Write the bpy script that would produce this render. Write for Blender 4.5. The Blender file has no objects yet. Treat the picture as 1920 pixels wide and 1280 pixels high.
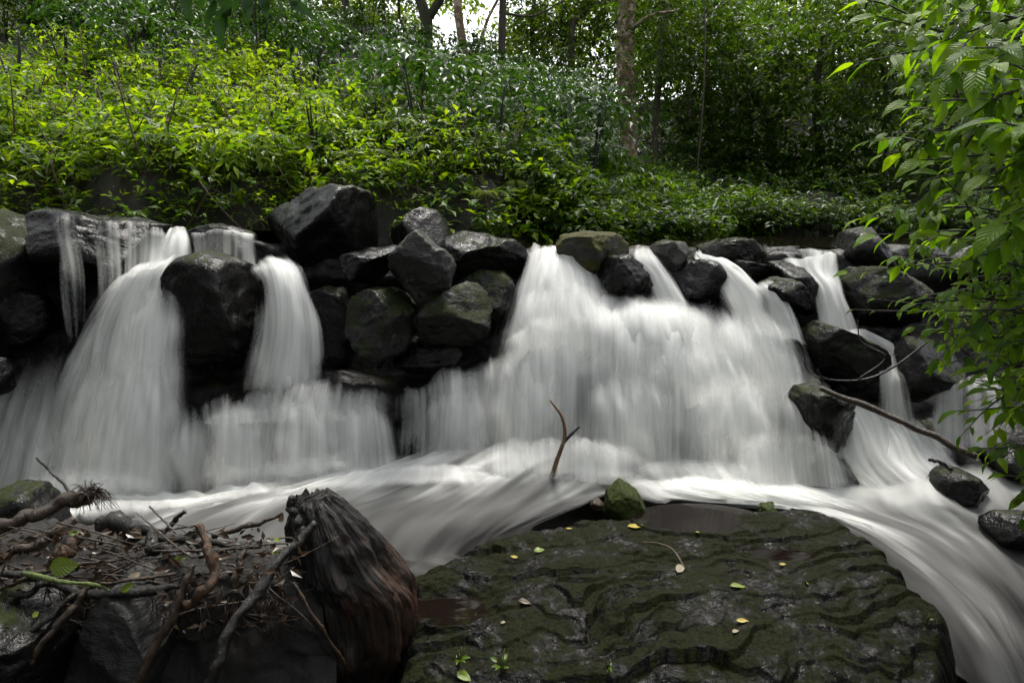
import bpy, bmesh, math, random
import numpy as np
from mathutils import Matrix, Vector
PI = math.pi
random.seed(7)
scene = bpy.context.scene
COL = scene.collection

# ------------------------------------------------------------------ camera, world, sun, exposure
CAM_Z, PITCH, FPX = 2.4, math.radians(11.5), 1280.0
cam_d = bpy.data.cameras.new('camera'); cam = bpy.data.objects.new('camera', cam_d); COL.objects.link(cam)
cam.location = (0, 0, CAM_Z); cam.rotation_euler = (PI/2 - PITCH, 0, 0)
cam_d.lens = 24; cam_d.sensor_width = 36; cam_d.clip_start = 0.05; cam_d.clip_end = 2000
scene.camera = cam
SUN_EL, SUN_AZ = math.radians(62), math.radians(15)      # azimuth measured from +Y (away from camera) towards +X
w = bpy.data.worlds.new('World'); scene.world = w; w.use_nodes = True
nt = w.node_tree; nt.nodes.clear()
sky = nt.nodes.new('ShaderNodeTexSky'); sky.sky_type = 'NISHITA'; sky.sun_disc = False
sky.sun_elevation = SUN_EL; sky.sun_rotation = SUN_AZ; sky.air_density = 1.0; sky.dust_density = 3.0; sky.ozone_density = 1.0
hs = nt.nodes.new('ShaderNodeHueSaturation'); hs.inputs['Saturation'].default_value = 0.16
bg = nt.nodes.new('ShaderNodeBackground'); bg.inputs['Strength'].default_value = 0.11
wo = nt.nodes.new('ShaderNodeOutputWorld')
nt.links.new(sky.outputs[0], hs.inputs['Color']); nt.links.new(hs.outputs[0], bg.inputs['Color']); nt.links.new(bg.outputs[0], wo.inputs['Surface'])
sd = bpy.data.lights.new('sun', 'SUN'); sd.energy = 1.5; sd.angle = math.radians(14); sd.color = (1, 0.95, 0.86)
so = bpy.data.objects.new('sun', sd); COL.objects.link(so)
so.rotation_euler = (-(PI/2 - SUN_EL), 0, -SUN_AZ)
vs = scene.view_settings
vs.view_transform = 'Standard'; vs.look = 'None'; vs.gamma = 1; vs.use_curve_mapping = False; vs.exposure = 1.7
cy = scene.cycles
cy.max_bounces = 5; cy.diffuse_bounces = 2; cy.glossy_bounces = 1; cy.transmission_bounces = 3; cy.transparent_max_bounces = 18
cy.use_denoising = True; cy.denoiser = 'OPENIMAGEDENOISE'; cy.denoising_input_passes = 'RGB_ALBEDO_NORMAL'; cy.denoising_prefilter = 'ACCURATE'; cy.caustics_reflective = False; cy.caustics_refractive = False
cy.sample_clamp_indirect = 4; cy.use_adaptive_sampling = True; cy.adaptive_threshold = .025

# ------------------------------------------------------------------ helpers
cp, sp = math.cos(PITCH), math.sin(PITCH)
def at(px, py, Y):
    """a point of the place: image direction (1920x1280 photo) at Y metres in front of the camera"""
    xc, zc = (px - 960)/FPX, (640 - py)/FPX
    t = Y/(zc*sp + cp)
    return np.array([xc*t, Y, CAM_Z + t*(zc*cp - sp)])
def ats(pts): return np.array([at(*p) for p in pts])
def zat(px, py, z):
    xc, zc = (px - 960)/FPX, (640 - py)/FPX
    t = (z - CAM_Z)/(zc*cp - sp)
    return np.array([xc*t, t*(zc*sp + cp), z])

_rs = np.random.RandomState(3); _perm = _rs.permutation(256); _perm = np.concatenate([_perm]*3)
_g = _rs.normal(size=(256, 3)); _g /= np.linalg.norm(_g, axis=1)[:, None]
def noise(p):
    p = np.asarray(p, float); i = np.floor(p).astype(int); f = p - i; i &= 255
    u = f*f*f*(f*(f*6 - 15) + 10)
    def g(dx, dy, dz):
        h = _perm[_perm[_perm[(i[:, 0]+dx) & 255] + ((i[:, 1]+dy) & 255)] + ((i[:, 2]+dz) & 255)]
        return (_g[h]*(f - np.array([dx, dy, dz]))).sum(1)
    def L(a, b, t): return a + t*(b - a)
    x0 = L(L(g(0,0,0), g(1,0,0), u[:,0]), L(g(0,1,0), g(1,1,0), u[:,0]), u[:,1])
    x1 = L(L(g(0,0,1), g(1,0,1), u[:,0]), L(g(0,1,1), g(1,1,1), u[:,0]), u[:,1])
    return L(x0, x1, u[:, 2])*1.5
def fbm(p, o=4, gain=.5):
    p = np.asarray(p, float); r = 0; a = 1
    for k in range(o): r = r + a*noise(p*2**k + 17.3*k); a *= gain
    return r
def sstep(a, b, x): t = np.clip((x - a)/(b - a), 0, 1); return t*t*(3 - 2*t)
def cr(P, n):
    """Catmull-Rom resample along axis 0"""
    P = np.asarray(P, float); K = len(P)
    if K == 1: return np.repeat(P, n, 0)
    Q = np.concatenate([[2*P[0] - P[1]], P, [2*P[-1] - P[-2]]])
    t = np.linspace(0, K - 1, n); k = np.minimum(t.astype(int), K - 2); f = (t - k).reshape((-1,) + (1,)*(P.ndim - 1))
    a, b, c, d = Q[k], Q[k+1], Q[k+2], Q[k+3]
    return .5*(2*b + (c - a)*f + (2*a - 5*b + 4*c - d)*f*f + (3*b - a - 3*c + d)*f**3)
def nrm(v): return v/np.maximum(np.linalg.norm(v, axis=-1, keepdims=True), 1e-9)

def make_mesh(name, V, F, mat, smooth=True, attrs=None, uv=None):
    V = np.asarray(V, np.float32); F = np.asarray(F, np.int32)
    me = bpy.data.meshes.new(name); n, k = F.shape
    me.vertices.add(len(V)); me.vertices.foreach_set('co', V.ravel())
    me.loops.add(n*k); me.loops.foreach_set('vertex_index', F.ravel())
    me.polygons.add(n); me.polygons.foreach_set('loop_start', np.arange(0, n*k, k, dtype=np.int32))
    me.polygons.foreach_set('loop_total', np.full(n, k, np.int32))
    me.polygons.foreach_set('use_smooth', np.full(n, smooth, bool))
    me.update(calc_edges=True)
    for a, v in (attrs or {}).items():
        at_ = me.attributes.new(a, 'FLOAT', 'POINT'); at_.data.foreach_set('value', np.asarray(v, np.float32))
    if uv is not None:
        l = me.uv_layers.new(name='UVMap'); l.data.foreach_set('uv', np.asarray(uv, np.float32)[F.ravel()].ravel())
    if mat: me.materials.append(mat)
    return me
def link(name, data, parent=None, loc=None):
    o = bpy.data.objects.new(name, data); COL.objects.link(o)
    if parent is not None: o.parent = parent
    if loc is not None: o.location = loc
    return o
def tag(o, label=None, cat=None, group=None, kind=None):
    if label: o['label'] = label
    if cat: o['category'] = cat
    if group: o['group'] = group
    if kind: o['kind'] = kind
    return o
def empty(name, loc, label, cat, group=None):
    o = bpy.data.objects.new(name, None); COL.objects.link(o); o.location = loc; o.empty_display_size = .1
    return tag(o, label, cat, group)
def part(name, parent, V, F, mat, **kw):
    V = np.asarray(V) - np.array(parent.location)[None]
    return link(name, make_mesh(name, V, F, mat, **kw), parent)
def solid(name, V, F, mat, label=None, cat=None, group=None, kind=None, **kw):
    """a thing or a piece of the setting that is one mesh; origin at its base"""
    V = np.asarray(V); c = V.mean(0); c[2] = V[:, 2].min()
    return tag(link(name, make_mesh(name, V - c, F, mat, **kw), None, c), label, cat, group, kind)
def grid_faces(a, b, close=False):
    i, j = np.meshgrid(np.arange(a - 1), np.arange(b if close else b - 1), indexing='ij'); j2 = (j + 1) % b
    return np.stack([i*b + j, i*b + j2, (i+1)*b + j2, (i+1)*b + j], -1).reshape(-1, 4)
def tube(pts, r, n=24, sides=7, rough=0., seed=0, cap=True):
    P = cr(pts, n); R = cr(np.asarray(r, float)[:, None], n)[:, 0] if len(r) == len(pts) else np.interp(np.linspace(0, 1, n), np.linspace(0, 1, len(r)), r)
    T = nrm(np.gradient(P, axis=0)); up = np.array([.3, .2, 1.]) if abs(T[:, 2]).mean() < .8 else np.array([1., .2, .1])
    A = nrm(np.cross(T, up)); B = np.cross(T, A)
    th = np.linspace(0, 2*PI, sides, endpoint=False)
    dirs = A[:, None]*np.cos(th)[None, :, None] + B[:, None]*np.sin(th)[None, :, None]
    RR = np.repeat(R[:, None], sides, 1)
    if rough:
        q = (P[:, None] + dirs*R[:, None, None]).reshape(-1, 3)
        RR = RR*(1 + rough*fbm(q*(.6/max(R.mean(), .004))*np.array([1, 1, .6]) + seed*7.7, 3).reshape(n, sides))
    V = (P[:, None] + dirs*RR[..., None]).reshape(-1, 3)
    F = grid_faces(n, sides, True)
    if cap:
        V = np.concatenate([V, P[:1], P[-1:]]); a, b = len(V) - 2, len(V) - 1; k = np.arange(sides); k2 = (k + 1) % sides; o = (n - 1)*sides
        F = np.concatenate([F, np.stack([k2, k, np.full(sides, a), np.full(sides, a)], 1)[:, [0, 1, 2, 2]], np.stack([o + k, o + k2, np.full(sides, b), np.full(sides, b)], 1)])
        # fans are kept as quads with a doubled centre turned into triangles below
        F = np.concatenate([F[:-2*sides]]), F[-2*sides:, :3]
        return V, np.concatenate([np.concatenate([F[0][:, [0, 1, 2]], F[0][:, [0, 2, 3]]]), F[1]])
    return V, np.concatenate([F[:, [0, 1, 2]], F[:, [0, 2, 3]]])
def join(parts):
    Vs, Fs, o = [], [], 0
    for V, F in parts: Vs.append(V); Fs.append(np.asarray(F) + o); o += len(V)
    return np.concatenate(Vs), np.concatenate(Fs)

# ------------------------------------------------------------------ materials
def new_mat(name):
    m = bpy.data.materials.new(name); m.use_nodes = True; t = m.node_tree; t.nodes.clear()
    out = t.nodes.new('ShaderNodeOutputMaterial')
    def N(kind, **kw):
        n = t.nodes.new('ShaderNode' + kind)
        for k, v in kw.items():
            if k.startswith('_'): setattr(n, k[1:], v)
            else:
                n.inputs[k.replace('__', ' ')].default_value = v
        return n
    def L(a, b): t.links.new(a, b)
    return m, t, out, N, L
def math_node(N, L, op, a, b=None, clamp=False):
    n = N('Math', _operation=op, _use_clamp=clamp)
    for i, v in enumerate((a, b)):
        if v is None: continue
        if hasattr(v, 'is_linked') or hasattr(v, 'links'): L(v, n.inputs[i])
        else: n.inputs[i].default_value = v
    return n.outputs[0]
def ramp(N, L, fac, stops):
    n = N('ValToRGB'); e = n.color_ramp.elements
    while len(e) < len(stops): e.new(.5)
    for el, (p, c) in zip(e, stops): el.position = p; el.color = (*c, 1) if len(c) == 3 else c
    L(fac, n.inputs[0]); return n.outputs[0]
def g3(v): return (v, v, v)

def rock_mat(name, dark, light, moss=.3, moss_col=((.005, .007, .0015), (.022, .030, .004)), rough=(.22, .55), scale=1., warm=1.04, strata=0., bumpk=1., rnd=1., lump=.042, spec=.17):
    m, t, out, N, L = new_mat(name)
    tc = N('TexCoord'); geo = N('NewGeometry')
    pos = geo.outputs['Position']
    mp = N('Mapping'); mp.inputs['Scale'].default_value = (scale, scale, scale*(1 + 2.5*strata)); mp.inputs['Rotation'].default_value = (.25, .1, 0); L(pos, mp.inputs['Vector'])
    n1 = N('TexNoise', Scale=3.2, Detail=5., Roughness=.62); L(mp.outputs[0], n1.inputs['Vector'])
    n2 = N('TexNoise', Scale=17., Detail=4., Roughness=.7); L(mp.outputs[0], n2.inputs['Vector'])
    n3 = N('TexNoise', Scale=70., Detail=2., Roughness=.7); L(pos, n3.inputs['Vector'])
    nm = N('TexNoise', Scale=5.0, Detail=6., Roughness=.68); L(pos, nm.inputs['Vector'])
    base = ramp(N, L, n1.outputs[0], [(.3, (dark*warm, dark, dark*.95)), (.52, tuple((dark*.5 + light*.5)*k for k in (warm, 1, .94))), (.72, (light*warm, light, light*.93))])
    sx = N('SeparateXYZ'); L(geo.outputs['Normal'], sx.inputs[0])
    up = math_node(N, L, 'MULTIPLY', math_node(N, L, 'ADD', sx.outputs['Z'], .35), .55, True)
    mm = math_node(N, L, 'ADD', nm.outputs[0], math_node(N, L, 'MULTIPLY', up, .42))
    mm = math_node(N, L, 'ADD', mm, math_node(N, L, 'MULTIPLY', n2.outputs[0], .25)); ob = N('ObjectInfo'); mm = math_node(N, L, 'ADD', mm, math_node(N, L, 'MULTIPLY', math_node(N, L, 'SUBTRACT', ob.outputs['Random'], .5), .16*rnd))
    mf = ramp(N, L, mm, [(.98 - .42*moss, g3(0)), (1.06 - .32*moss, g3(1))])
    mc = ramp(N, L, n3.outputs[0], [(.35, moss_col[0]), (.65, moss_col[1])])
    oi = N('ObjectInfo'); hv = N('HueSaturation'); L(base, hv.inputs['Color']); vv = N('Math', _operation='MULTIPLY_ADD'); L(oi.outputs['Random'], vv.inputs[0]); vv.inputs[1].default_value = 1.3*rnd; vv.inputs[2].default_value = .55 if rnd else 1.; L(vv.outputs[0], hv.inputs['Value']); base = hv.outputs[0]
    mix = N('MixRGB'); L(mf, mix.inputs[0]); L(base, mix.inputs[1]); L(mc, mix.inputs[2])
    rr = ramp(N, L, n2.outputs[0], [(.35, g3(rough[0])), (.65, g3(rough[1]))])
    rmix = N('MixRGB'); L(mf, rmix.inputs[0]); L(rr, rmix.inputs[1]); rmix.inputs[2].default_value = (.8, .8, .8, 1)
    hgt = math_node(N, L, 'ADD', math_node(N, L, 'MULTIPLY', n1.outputs[0], lump), math_node(N, L, 'MULTIPLY', n2.outputs[0], .016))
    hgt = math_node(N, L, 'ADD', hgt, math_node(N, L, 'MULTIPLY', n3.outputs[0], .002))
    b3 = N('Bump', Strength=.9, Distance=bumpk); L(hgt, b3.inputs['Height'])
    p = N('BsdfPrincipled'); p.inputs['Specular IOR Level'].default_value = spec; L(mix.outputs[0], p.inputs['Base Color']); L(rmix.outputs[0], p.inputs['Roughness']); L(b3.outputs[0], p.inputs['Normal'])
    L(p.outputs[0], out.inputs[0]); return m
M_WET = rock_mat('wet_black_rock', .002, .009, .06, rough=(.1, .42))
M_MOSSY = rock_mat('mossy_dark_rock', .004, .013, .40, rough=(.12, .45))
M_GREY = rock_mat('grey_green_rock', .014, .042, .22, rough=(.35, .65), strata=.4)
M_SLAB = rock_mat('river_slab_rock', .0015, .006, .38, moss_col=((.0012, .0015, .0004), (.010, .0118, .0015)), rough=(.14, .6), strata=.3, bumpk=.9, rnd=0., lump=.012, spec=.08)
M_MOSS = rock_mat('thick_moss', .008, .02, 1.5, moss_col=((.007, .012, .002), (.032, .045, .005)))
M_CLIFF = rock_mat('ledge_rock', .003, .011, .0, rough=(.25, .6))
M_FLAT = rock_mat('brown_flat_rock', .010, .035, .7, moss_col=((.012, .012, .004), (.06, .06, .013)), rough=(.25, .6))

def soil_mat(name, a, b):
    m, t, out, N, L = new_mat(name); geo = N('NewGeometry')
    n = N('TexNoise', Scale=4., Detail=9., Roughness=.7); L(geo.outputs['Position'], n.inputs['Vector'])
    c = ramp(N, L, n.outputs[0], [(.35, a), (.65, b)])
    bp = N('Bump', Strength=.8, Distance=.05); L(n.outputs[0], bp.inputs['Height'])
    p = N('BsdfPrincipled', Roughness=.8); L(c, p.inputs['Base Color']); L(bp.outputs[0], p.inputs['Normal']); L(p.outputs[0], out.inputs[0]); return m
M_SOIL = soil_mat('forest_soil', (.006, .006, .003), (.018, .016, .008))
M_LITTER = soil_mat('wet_litter', (.002, .0015, .001), (.009, .006, .004))

def bark_mat(name, a, b, patch=None, rough=.7, vscale=.25, scale=14., coat=0., bump=1.):
    m, t, out, N, L = new_mat(name); tc = N('TexCoord')
    mp = N('Mapping'); mp.inputs['Scale'].default_value = (1, 1, vscale); mp.inputs['Rotation'].default_value = (0, -.42 if name == 'rotten_wood' else 0, 0); L(tc.outputs['Object'], mp.inputs['Vector'])
    n = N('TexNoise', Scale=scale, Detail=8., Roughness=.7); L(mp.outputs[0], n.inputs['Vector'])
    n2 = N('TexNoise', Scale=scale*.35, Detail=7., Roughness=.65); L(tc.outputs['Object'], n2.inputs['Vector'])
    c = ramp(N, L, n.outputs[0], [(.35, a), (.66, b)])
    if patch:
        f = ramp(N, L, n2.outputs[0], [(.50, g3(0)), (.57, g3(1))])
        mx = N('MixRGB'); L(f, mx.inputs[0]); L(c, mx.inputs[1]); mx.inputs[2].default_value = (*patch, 1); c = mx.outputs[0]
    bp = N('Bump', Strength=bump, Distance=.02); L(n.outputs[0], bp.inputs['Height'])
    p = N('BsdfPrincipled', Roughness=rough); L(c, p.inputs['Base Color']); L(bp.outputs[0], p.inputs['Normal'])
    if coat: p.inputs['Coat Weight'].default_value = coat; p.inputs['Coat Roughness'].default_value = .25
    L(p.outputs[0], out.inputs[0]); return m
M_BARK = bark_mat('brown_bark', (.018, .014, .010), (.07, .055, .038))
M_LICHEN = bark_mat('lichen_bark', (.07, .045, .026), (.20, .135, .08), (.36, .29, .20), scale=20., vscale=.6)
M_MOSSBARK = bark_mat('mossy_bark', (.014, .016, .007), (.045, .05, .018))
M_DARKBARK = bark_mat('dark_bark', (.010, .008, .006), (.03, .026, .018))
M_STICK_DARK = bark_mat('wet_dark_stick', (.002, .0016, .0012), (.012, .009, .006), rough=.38, scale=40., coat=.15)
M_STICK_BROWN = bark_mat('wet_brown_stick', (.012, .006, .003), (.05, .028, .012), rough=.42, scale=35., coat=.1)
M_STICK_TAN = bark_mat('tan_stick', (.10, .06, .03), (.24, .15, .08), rough=.5, scale=30.)
M_STICK_ORANGE = bark_mat('split_orange_wood', (.016, .008, .003), (.09, .04, .013), rough=.5, scale=45.)
M_STEM_GREEN = bark_mat('green_stem', (.04, .06, .012), (.12, .16, .03), rough=.4, scale=30.)
M_STUMP = bark_mat('rotten_wood', (.0015, .001, .0008), (.045, .022, .010), rough=.5, scale=34., vscale=.07, bump=1.)
M_DRY = bark_mat('dry_stem', (.05, .036, .02), (.16, .12, .07), rough=.7, scale=30.)

def fibre_mat(name):
    m, t, out, N, L = new_mat(name); tc = N('TexCoord'); mp = N('Mapping'); mp.inputs['Scale'].default_value = (70, 3.5, 1); L(tc.outputs['UV'], mp.inputs['Vector'])
    n = N('TexNoise', Scale=1., Detail=5., Roughness=.65, Distortion=.4); L(mp.outputs[0], n.inputs['Vector'])
    n2 = N('TexNoise', Scale=5., Detail=5.); L(tc.outputs['Object'], n2.inputs['Vector'])
    sx = N('SeparateXYZ'); L(tc.outputs['Object'], sx.inputs[0])
    f = math_node(N, L, 'ADD', math_node(N, L, 'MULTIPLY', n.outputs[0], .6), math_node(N, L, 'ADD', math_node(N, L, 'MULTIPLY', n2.outputs[0], .5), math_node(N, L, 'MULTIPLY', sx.outputs['X'], .6)))
    c = ramp(N, L, f, [(.48, (.0015, .001, .0008)), (.63, (.008, .004, .002)), (.82, (.045, .019, .008))])
    bp = N('Bump', Strength=1., Distance=.03); L(n.outputs[0], bp.inputs['Height'])
    p = N('BsdfPrincipled', Roughness=.5); L(c, p.inputs['Base Color']); L(bp.outputs[0], p.inputs['Normal']); L(p.outputs[0], out.inputs[0]); return m
M_STUMP = fibre_mat('rotten_fibrous_wood')
def leaf_mat(name, cols, trans=.45, rough=.42, tcol=1.6, vein=0., spec=.34):
    """cols: colour stops over the leaf's own random tone"""
    m, t, out, N, L = new_mat(name)
    a = N('Attribute', _attribute_name='tone')
    c = ramp(N, L, a.outputs['Fac'], [(i/(len(cols)-1), k) for i, k in enumerate(cols)])
    col = c
    p = N('BsdfPrincipled', Roughness=rough); L(col, p.inputs['Base Color']); p.inputs['Specular IOR Level'].default_value = spec
    if vein:
        tc = N('TexCoord'); sn = N('TexNoise', Scale=14., Detail=3.); L(tc.outputs['Object'], sn.inputs['Vector'])
        sf = ramp(N, L, sn.outputs[0], [(.62, g3(0)), (.70, g3(.8))]); sm = N('MixRGB'); L(sf, sm.inputs[0]); L(col, sm.inputs[1]); sm.inputs[2].default_value = (.05, .032, .01, 1); col = sm.outputs[0]; L(col, p.inputs['Base Color'])
        uvn = N('UVMap'); sx = N('SeparateXYZ'); L(uvn.outputs[0], sx.inputs[0])
        ab = math_node(N, L, 'ABSOLUTE', sx.outputs['X'])
        wv = math_node(N, L, 'SINE', math_node(N, L, 'MULTIPLY', math_node(N, L, 'SUBTRACT', sx.outputs['Y'], math_node(N, L, 'MULTIPLY', ab, .55)), 52.))
        mid = math_node(N, L, 'MULTIPLY', math_node(N, L, 'SUBTRACT', .05, ab, True), 30., True)
        hgt = math_node(N, L, 'SUBTRACT', wv, math_node(N, L, 'MULTIPLY', mid, 2.))
        bp = N('Bump', Strength=vein, Distance=.003); L(hgt, bp.inputs['Height']); L(bp.outputs[0], p.inputs['Normal'])
    tr = N('BsdfTranslucent'); tb = N('MixRGB', _blend_type='MULTIPLY'); tb.inputs[0].default_value = 1; L(col, tb.inputs[1]); tb.inputs[2].default_value = (1.25*tcol, 1.18*tcol, .35*tcol, 1)
    L(tb.outputs[0], tr.inputs['Color'])
    mx = N('MixShader'); mx.inputs[0].default_value = trans; L(p.outputs[0], mx.inputs[1]); L(tr.outputs[0], mx.inputs[2]); L(mx.outputs[0], out.inputs[0]); return m
M_HERB = leaf_mat('herb_leaves', [(.022, .05, .005), (.05, .11, .006), (.105, .185, .008), (.195, .275, .012)], .55)
M_SHRUB = leaf_mat('glossy_shrub_leaves', [(.010, .034, .008), (.022, .062, .012), (.038, .09, .015), (.06, .115, .016)], .35, .38)
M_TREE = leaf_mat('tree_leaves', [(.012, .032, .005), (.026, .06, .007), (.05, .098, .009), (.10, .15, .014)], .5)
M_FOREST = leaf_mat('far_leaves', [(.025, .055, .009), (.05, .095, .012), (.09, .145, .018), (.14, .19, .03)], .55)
M_BUSH = leaf_mat('bush_leaves', [(.035, .085, .005), (.07, .15, .006), (.11, .21, .008), (.16, .26, .010)], .62, .42, 1.5, .45, .22)
M_FERN = leaf_mat('fern_leaves', [(.05, .085, .012), (.09, .14, .02), (.15, .2, .04)], .45)
M_YELLOW = leaf_mat('yellow_fallen_leaf', [(.16, .12, .012), (.30, .23, .02), (.36, .30, .07)], .15, .35, 1., .3)
M_GREENLEAF = leaf_mat('green_fallen_leaf', [(.08, .12, .012), (.12, .17, .02), (.15, .2, .03)], .15, .3, 1., .3)
M_BROWNLEAF = leaf_mat('brown_dead_leaf', [(.02, .012, .007), (.05, .028, .014), (.09, .05, .025)], .1, .3, 1., .3)
M_PALELEAF = leaf_mat('pale_dead_leaf', [(.12, .10, .07), (.2, .17, .12), (.26, .23, .17)], .1, .5, 1., .3)

def water_mat(name, contrast=2.6, fine=34., mid=10., along=.75, glossy=0., tint=(.92, .925, .905), milk=False):
    """long, combed threads of white water over clear water; UV is metres across and along the flow"""
    m, t, out, N, L = new_mat(name)
    uvn = N('UVMap'); sx = N('SeparateXYZ'); L(uvn.outputs[0], sx.inputs[0])
    geo = N('NewGeometry')
    def nz(fu, fv, det):
        cb = N('CombineXYZ'); L(math_node(N, L, 'MULTIPLY', sx.outputs['X'], fu), cb.inputs[0]); L(math_node(N, L, 'MULTIPLY', sx.outputs['Y'], fv), cb.inputs[1])
        n = N('TexNoise', Scale=1., Detail=det, Roughness=.55); L(cb.outputs[0], n.inputs['Vector']); return n.outputs[0]
    a = nz(fine, along*1.3, 1.); b = nz(mid, along, 1.); c = nz(2.2, along*1.2, 2.)
    s = math_node(N, L, 'ADD', math_node(N, L, 'MULTIPLY', a, .18), math_node(N, L, 'ADD', math_node(N, L, 'MULTIPLY', b, .34), math_node(N, L, 'MULTIPLY', c, .58)))
    s = math_node(N, L, 'MULTIPLY', math_node(N, L, 'SUBTRACT', s, .55), contrast)
    d = N('Attribute', _attribute_name='dens'); f = N('Attribute', _attribute_name='fade')
    al = math_node(N, L, 'ADD', d.outputs['Fac'], s)
    al = math_node(N, L, 'SUBTRACT', al, math_node(N, L, 'MULTIPLY', math_node(N, L, 'SUBTRACT', 1., f.outputs['Fac']), .9), True)
    al = math_node(N, L, 'MULTIPLY', al, f.outputs['Fac'], True)
    if milk:                                     # shallow running water: aerated threads over dark clear water
        fm = math_node(N, L, 'ADD', d.outputs['Fac'], s, True)
        c_ = ramp(N, L, fm, [(0., (.010, .0095, .009)), (.35, (.10, .10, .098)), (1., (.74, .75, .73))])
        p = N('BsdfPrincipled', Roughness=.7); p.inputs['IOR'].default_value = 1.33; p.inputs['Specular IOR Level'].default_value = .12; L(c_, p.inputs['Base Color'])
        tp = N('BsdfTransparent'); m3 = N('MixShader'); L(f.outputs['Fac'], m3.inputs[0]); L(tp.outputs[0], m3.inputs[1]); L(p.outputs[0], m3.inputs[2]); L(m3.outputs[0], out.inputs[0]); return m
    di = N('BsdfDiffuse', Color=(*tint, 1)); tr = N('BsdfTranslucent', Color=(*tint, 1))
    mx = N('MixShader'); mx.inputs[0].default_value = .42; L(di.outputs[0], mx.inputs[1]); L(tr.outputs[0], mx.inputs[2])
    tp = N('BsdfTransparent')
    under = tp.outputs[0]
    if glossy:
        gl = N('BsdfGlossy', Roughness=.35); fr = N('Fresnel', IOR=1.33)
        m2 = N('MixShader'); L(math_node(N, L, 'MULTIPLY', fr.outputs[0], glossy), m2.inputs[0]); L(tp.outputs[0], m2.inputs[1]); L(gl.outputs[0], m2.inputs[2]); under = m2.outputs[0]
    m3 = N('MixShader'); L(al, m3.inputs[0]); L(under, m3.inputs[1]); L(mx.outputs[0], m3.inputs[2]); L(m3.outputs[0], out.inputs[0]); return m
W_FALL = water_mat('falling_water')
W_VEIL = water_mat('thin_veil_water', 2.7, 30., 12., .45)
W_FLOW = water_mat('running_water', 1.7, 11., 4., .9)
W_MILK = water_mat('shallow_running_water', 1.45, 9., 4., .8, milk=True)
W_MIST = water_mat('drifting_spray', 1.6, 8., 4., .9)
W_FOAM = water_mat('foaming_water', 1.7, 24., 6., 1.3)
def pool_mat(name, col, rough=.12, bump=.15, sc=6.):
    m, t, out, N, L = new_mat(name); geo = N('NewGeometry')
    mp = N('Mapping'); mp.inputs['Scale'].default_value = (.6, 1.6, 1); L(geo.outputs['Position'], mp.inputs['Vector'])
    n = N('TexNoise', Scale=sc, Detail=4.); L(mp.outputs[0], n.inputs['Vector'])
    bp = N('Bump', Strength=bump, Distance=.03); L(n.outputs[0], bp.inputs['Height'])
    p = N('BsdfPrincipled', Roughness=rough); p.inputs['Base Color'].default_value = (*col, 1); L(bp.outputs[0], p.inputs['Normal']); p.inputs['IOR'].default_value = 1.33
    L(p.outputs[0], out.inputs[0]); return m
M_POOL = pool_mat('dark_stream_water', (.004, .004, .0035), .25, .15); M_POOL.node_tree.nodes['Principled BSDF'].inputs['Specular IOR Level'].default_value = .25
M_UPPER = pool_mat('upper_stream_water', (.006, .005, .003), .05, .04); M_UPPER.node_tree.nodes['Principled BSDF'].inputs['Specular IOR Level'].default_value = .15
M_PUDDLE = pool_mat('brown_puddle_water', (.006, .004, .003), .06, .05)

# ------------------------------------------------------------------ ground
def toe(x): x = np.asarray(x, float); return np.interp(x, [-8, -.5, 1, 3, 6, 12], [7.5, 7.7, 8.2, 9.6, 10., 10.]) + .22*np.sin(x*2.1 + 1) + .16*np.sin(x*4.7)
def slope(x): return np.interp(x, [-9, -4, -1, 2, 4, 9], [.40, .34, .25, .25, .22, .3])
def ground_z(x, y):
    x = np.asarray(x, float); y = np.asarray(y, float); tz = toe(x)
    hill = 1.72 + (.42 + .4*sstep(.8, -.4, x))*sstep(tz - .3, tz + .45, y) + slope(x)*np.clip(y - tz, 0, 15) + .06*np.clip(y - tz - 15, 0, 60)
    hill = hill + .34*noise(np.stack([x*.75, y*.75, x*0], -1).reshape(-1, 3)).reshape(x.shape)*sstep(0, 2, y - tz)
    low = -.55 + .0*x
    z = np.where(y > 6.75, hill, low)
    side = np.maximum(sstep(4.2, 7.5, -x), sstep(5.2, 8.5, x))
    near = -.55 + side*(2.4 + .25*np.clip(np.abs(x) - 5, 0, 20))
    back = sstep(0., 3., -y)*1.2
    return np.where(y > 6.75, np.maximum(z, near*(y < 9)), np.maximum(near, low + back))
gx = np.concatenate([np.linspace(-300, -14, 14), np.linspace(-12, 12, 97), np.linspace(14, 300, 14)])
gy = np.concatenate([np.linspace(-200, -8, 10), np.linspace(-6, 6.7, 40), np.linspace(6.8, 26, 90), np.linspace(27, 600, 24)])
GX, GY = np.meshgrid(gx, gy, indexing='ij')
V = np.stack([GX, GY, ground_z(GX, GY)], -1).reshape(-1, 3)
solid('ground', V, grid_faces(len(gx), len(gy))[:, ::-1], M_SOIL, kind='structure')

# ------------------------------------------------------------------ rock ledge behind the falls
cols = [-500, -100, 60, 200, 330, 450, 600, 750, 900, 1050, 1200, 1350, 1500, 1650, 1800, 2000, 2500]
lip = [(440,6.5),(440,6.5),(440,6.6),(445,6.6),(448,6.7),(450,6.7),(466,6.75),(464,6.75),(464,6.75),(464,6.85),(464,6.85),(464,6.85),(464,6.85),(465,6.85),(464,6.85),(464,6.85),(464,6.85)]
r1 = [(560,6.4),(560,6.45),(560,6.5),(550,6.5),(520,6.5),(520,6.5),(550,6.35),(560,6.45),(560,6.45),(560,6.45),(560,6.5),(560,6.55),(580,6.55),(590,6.55),(600,6.5),(600,6.4),(600,6.3)]
r2 = [(680,6.2),(680,6.2),(680,6.25),(680,6.2),(700,6.1),(700,6.1),(690,6.15),(690,6.1),(670,6.1),(620,6.12),(640,6.1),(640,6.2),(680,6.1),(680,6.15),(690,6.1),(690,6.0),(700,5.9)]
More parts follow.
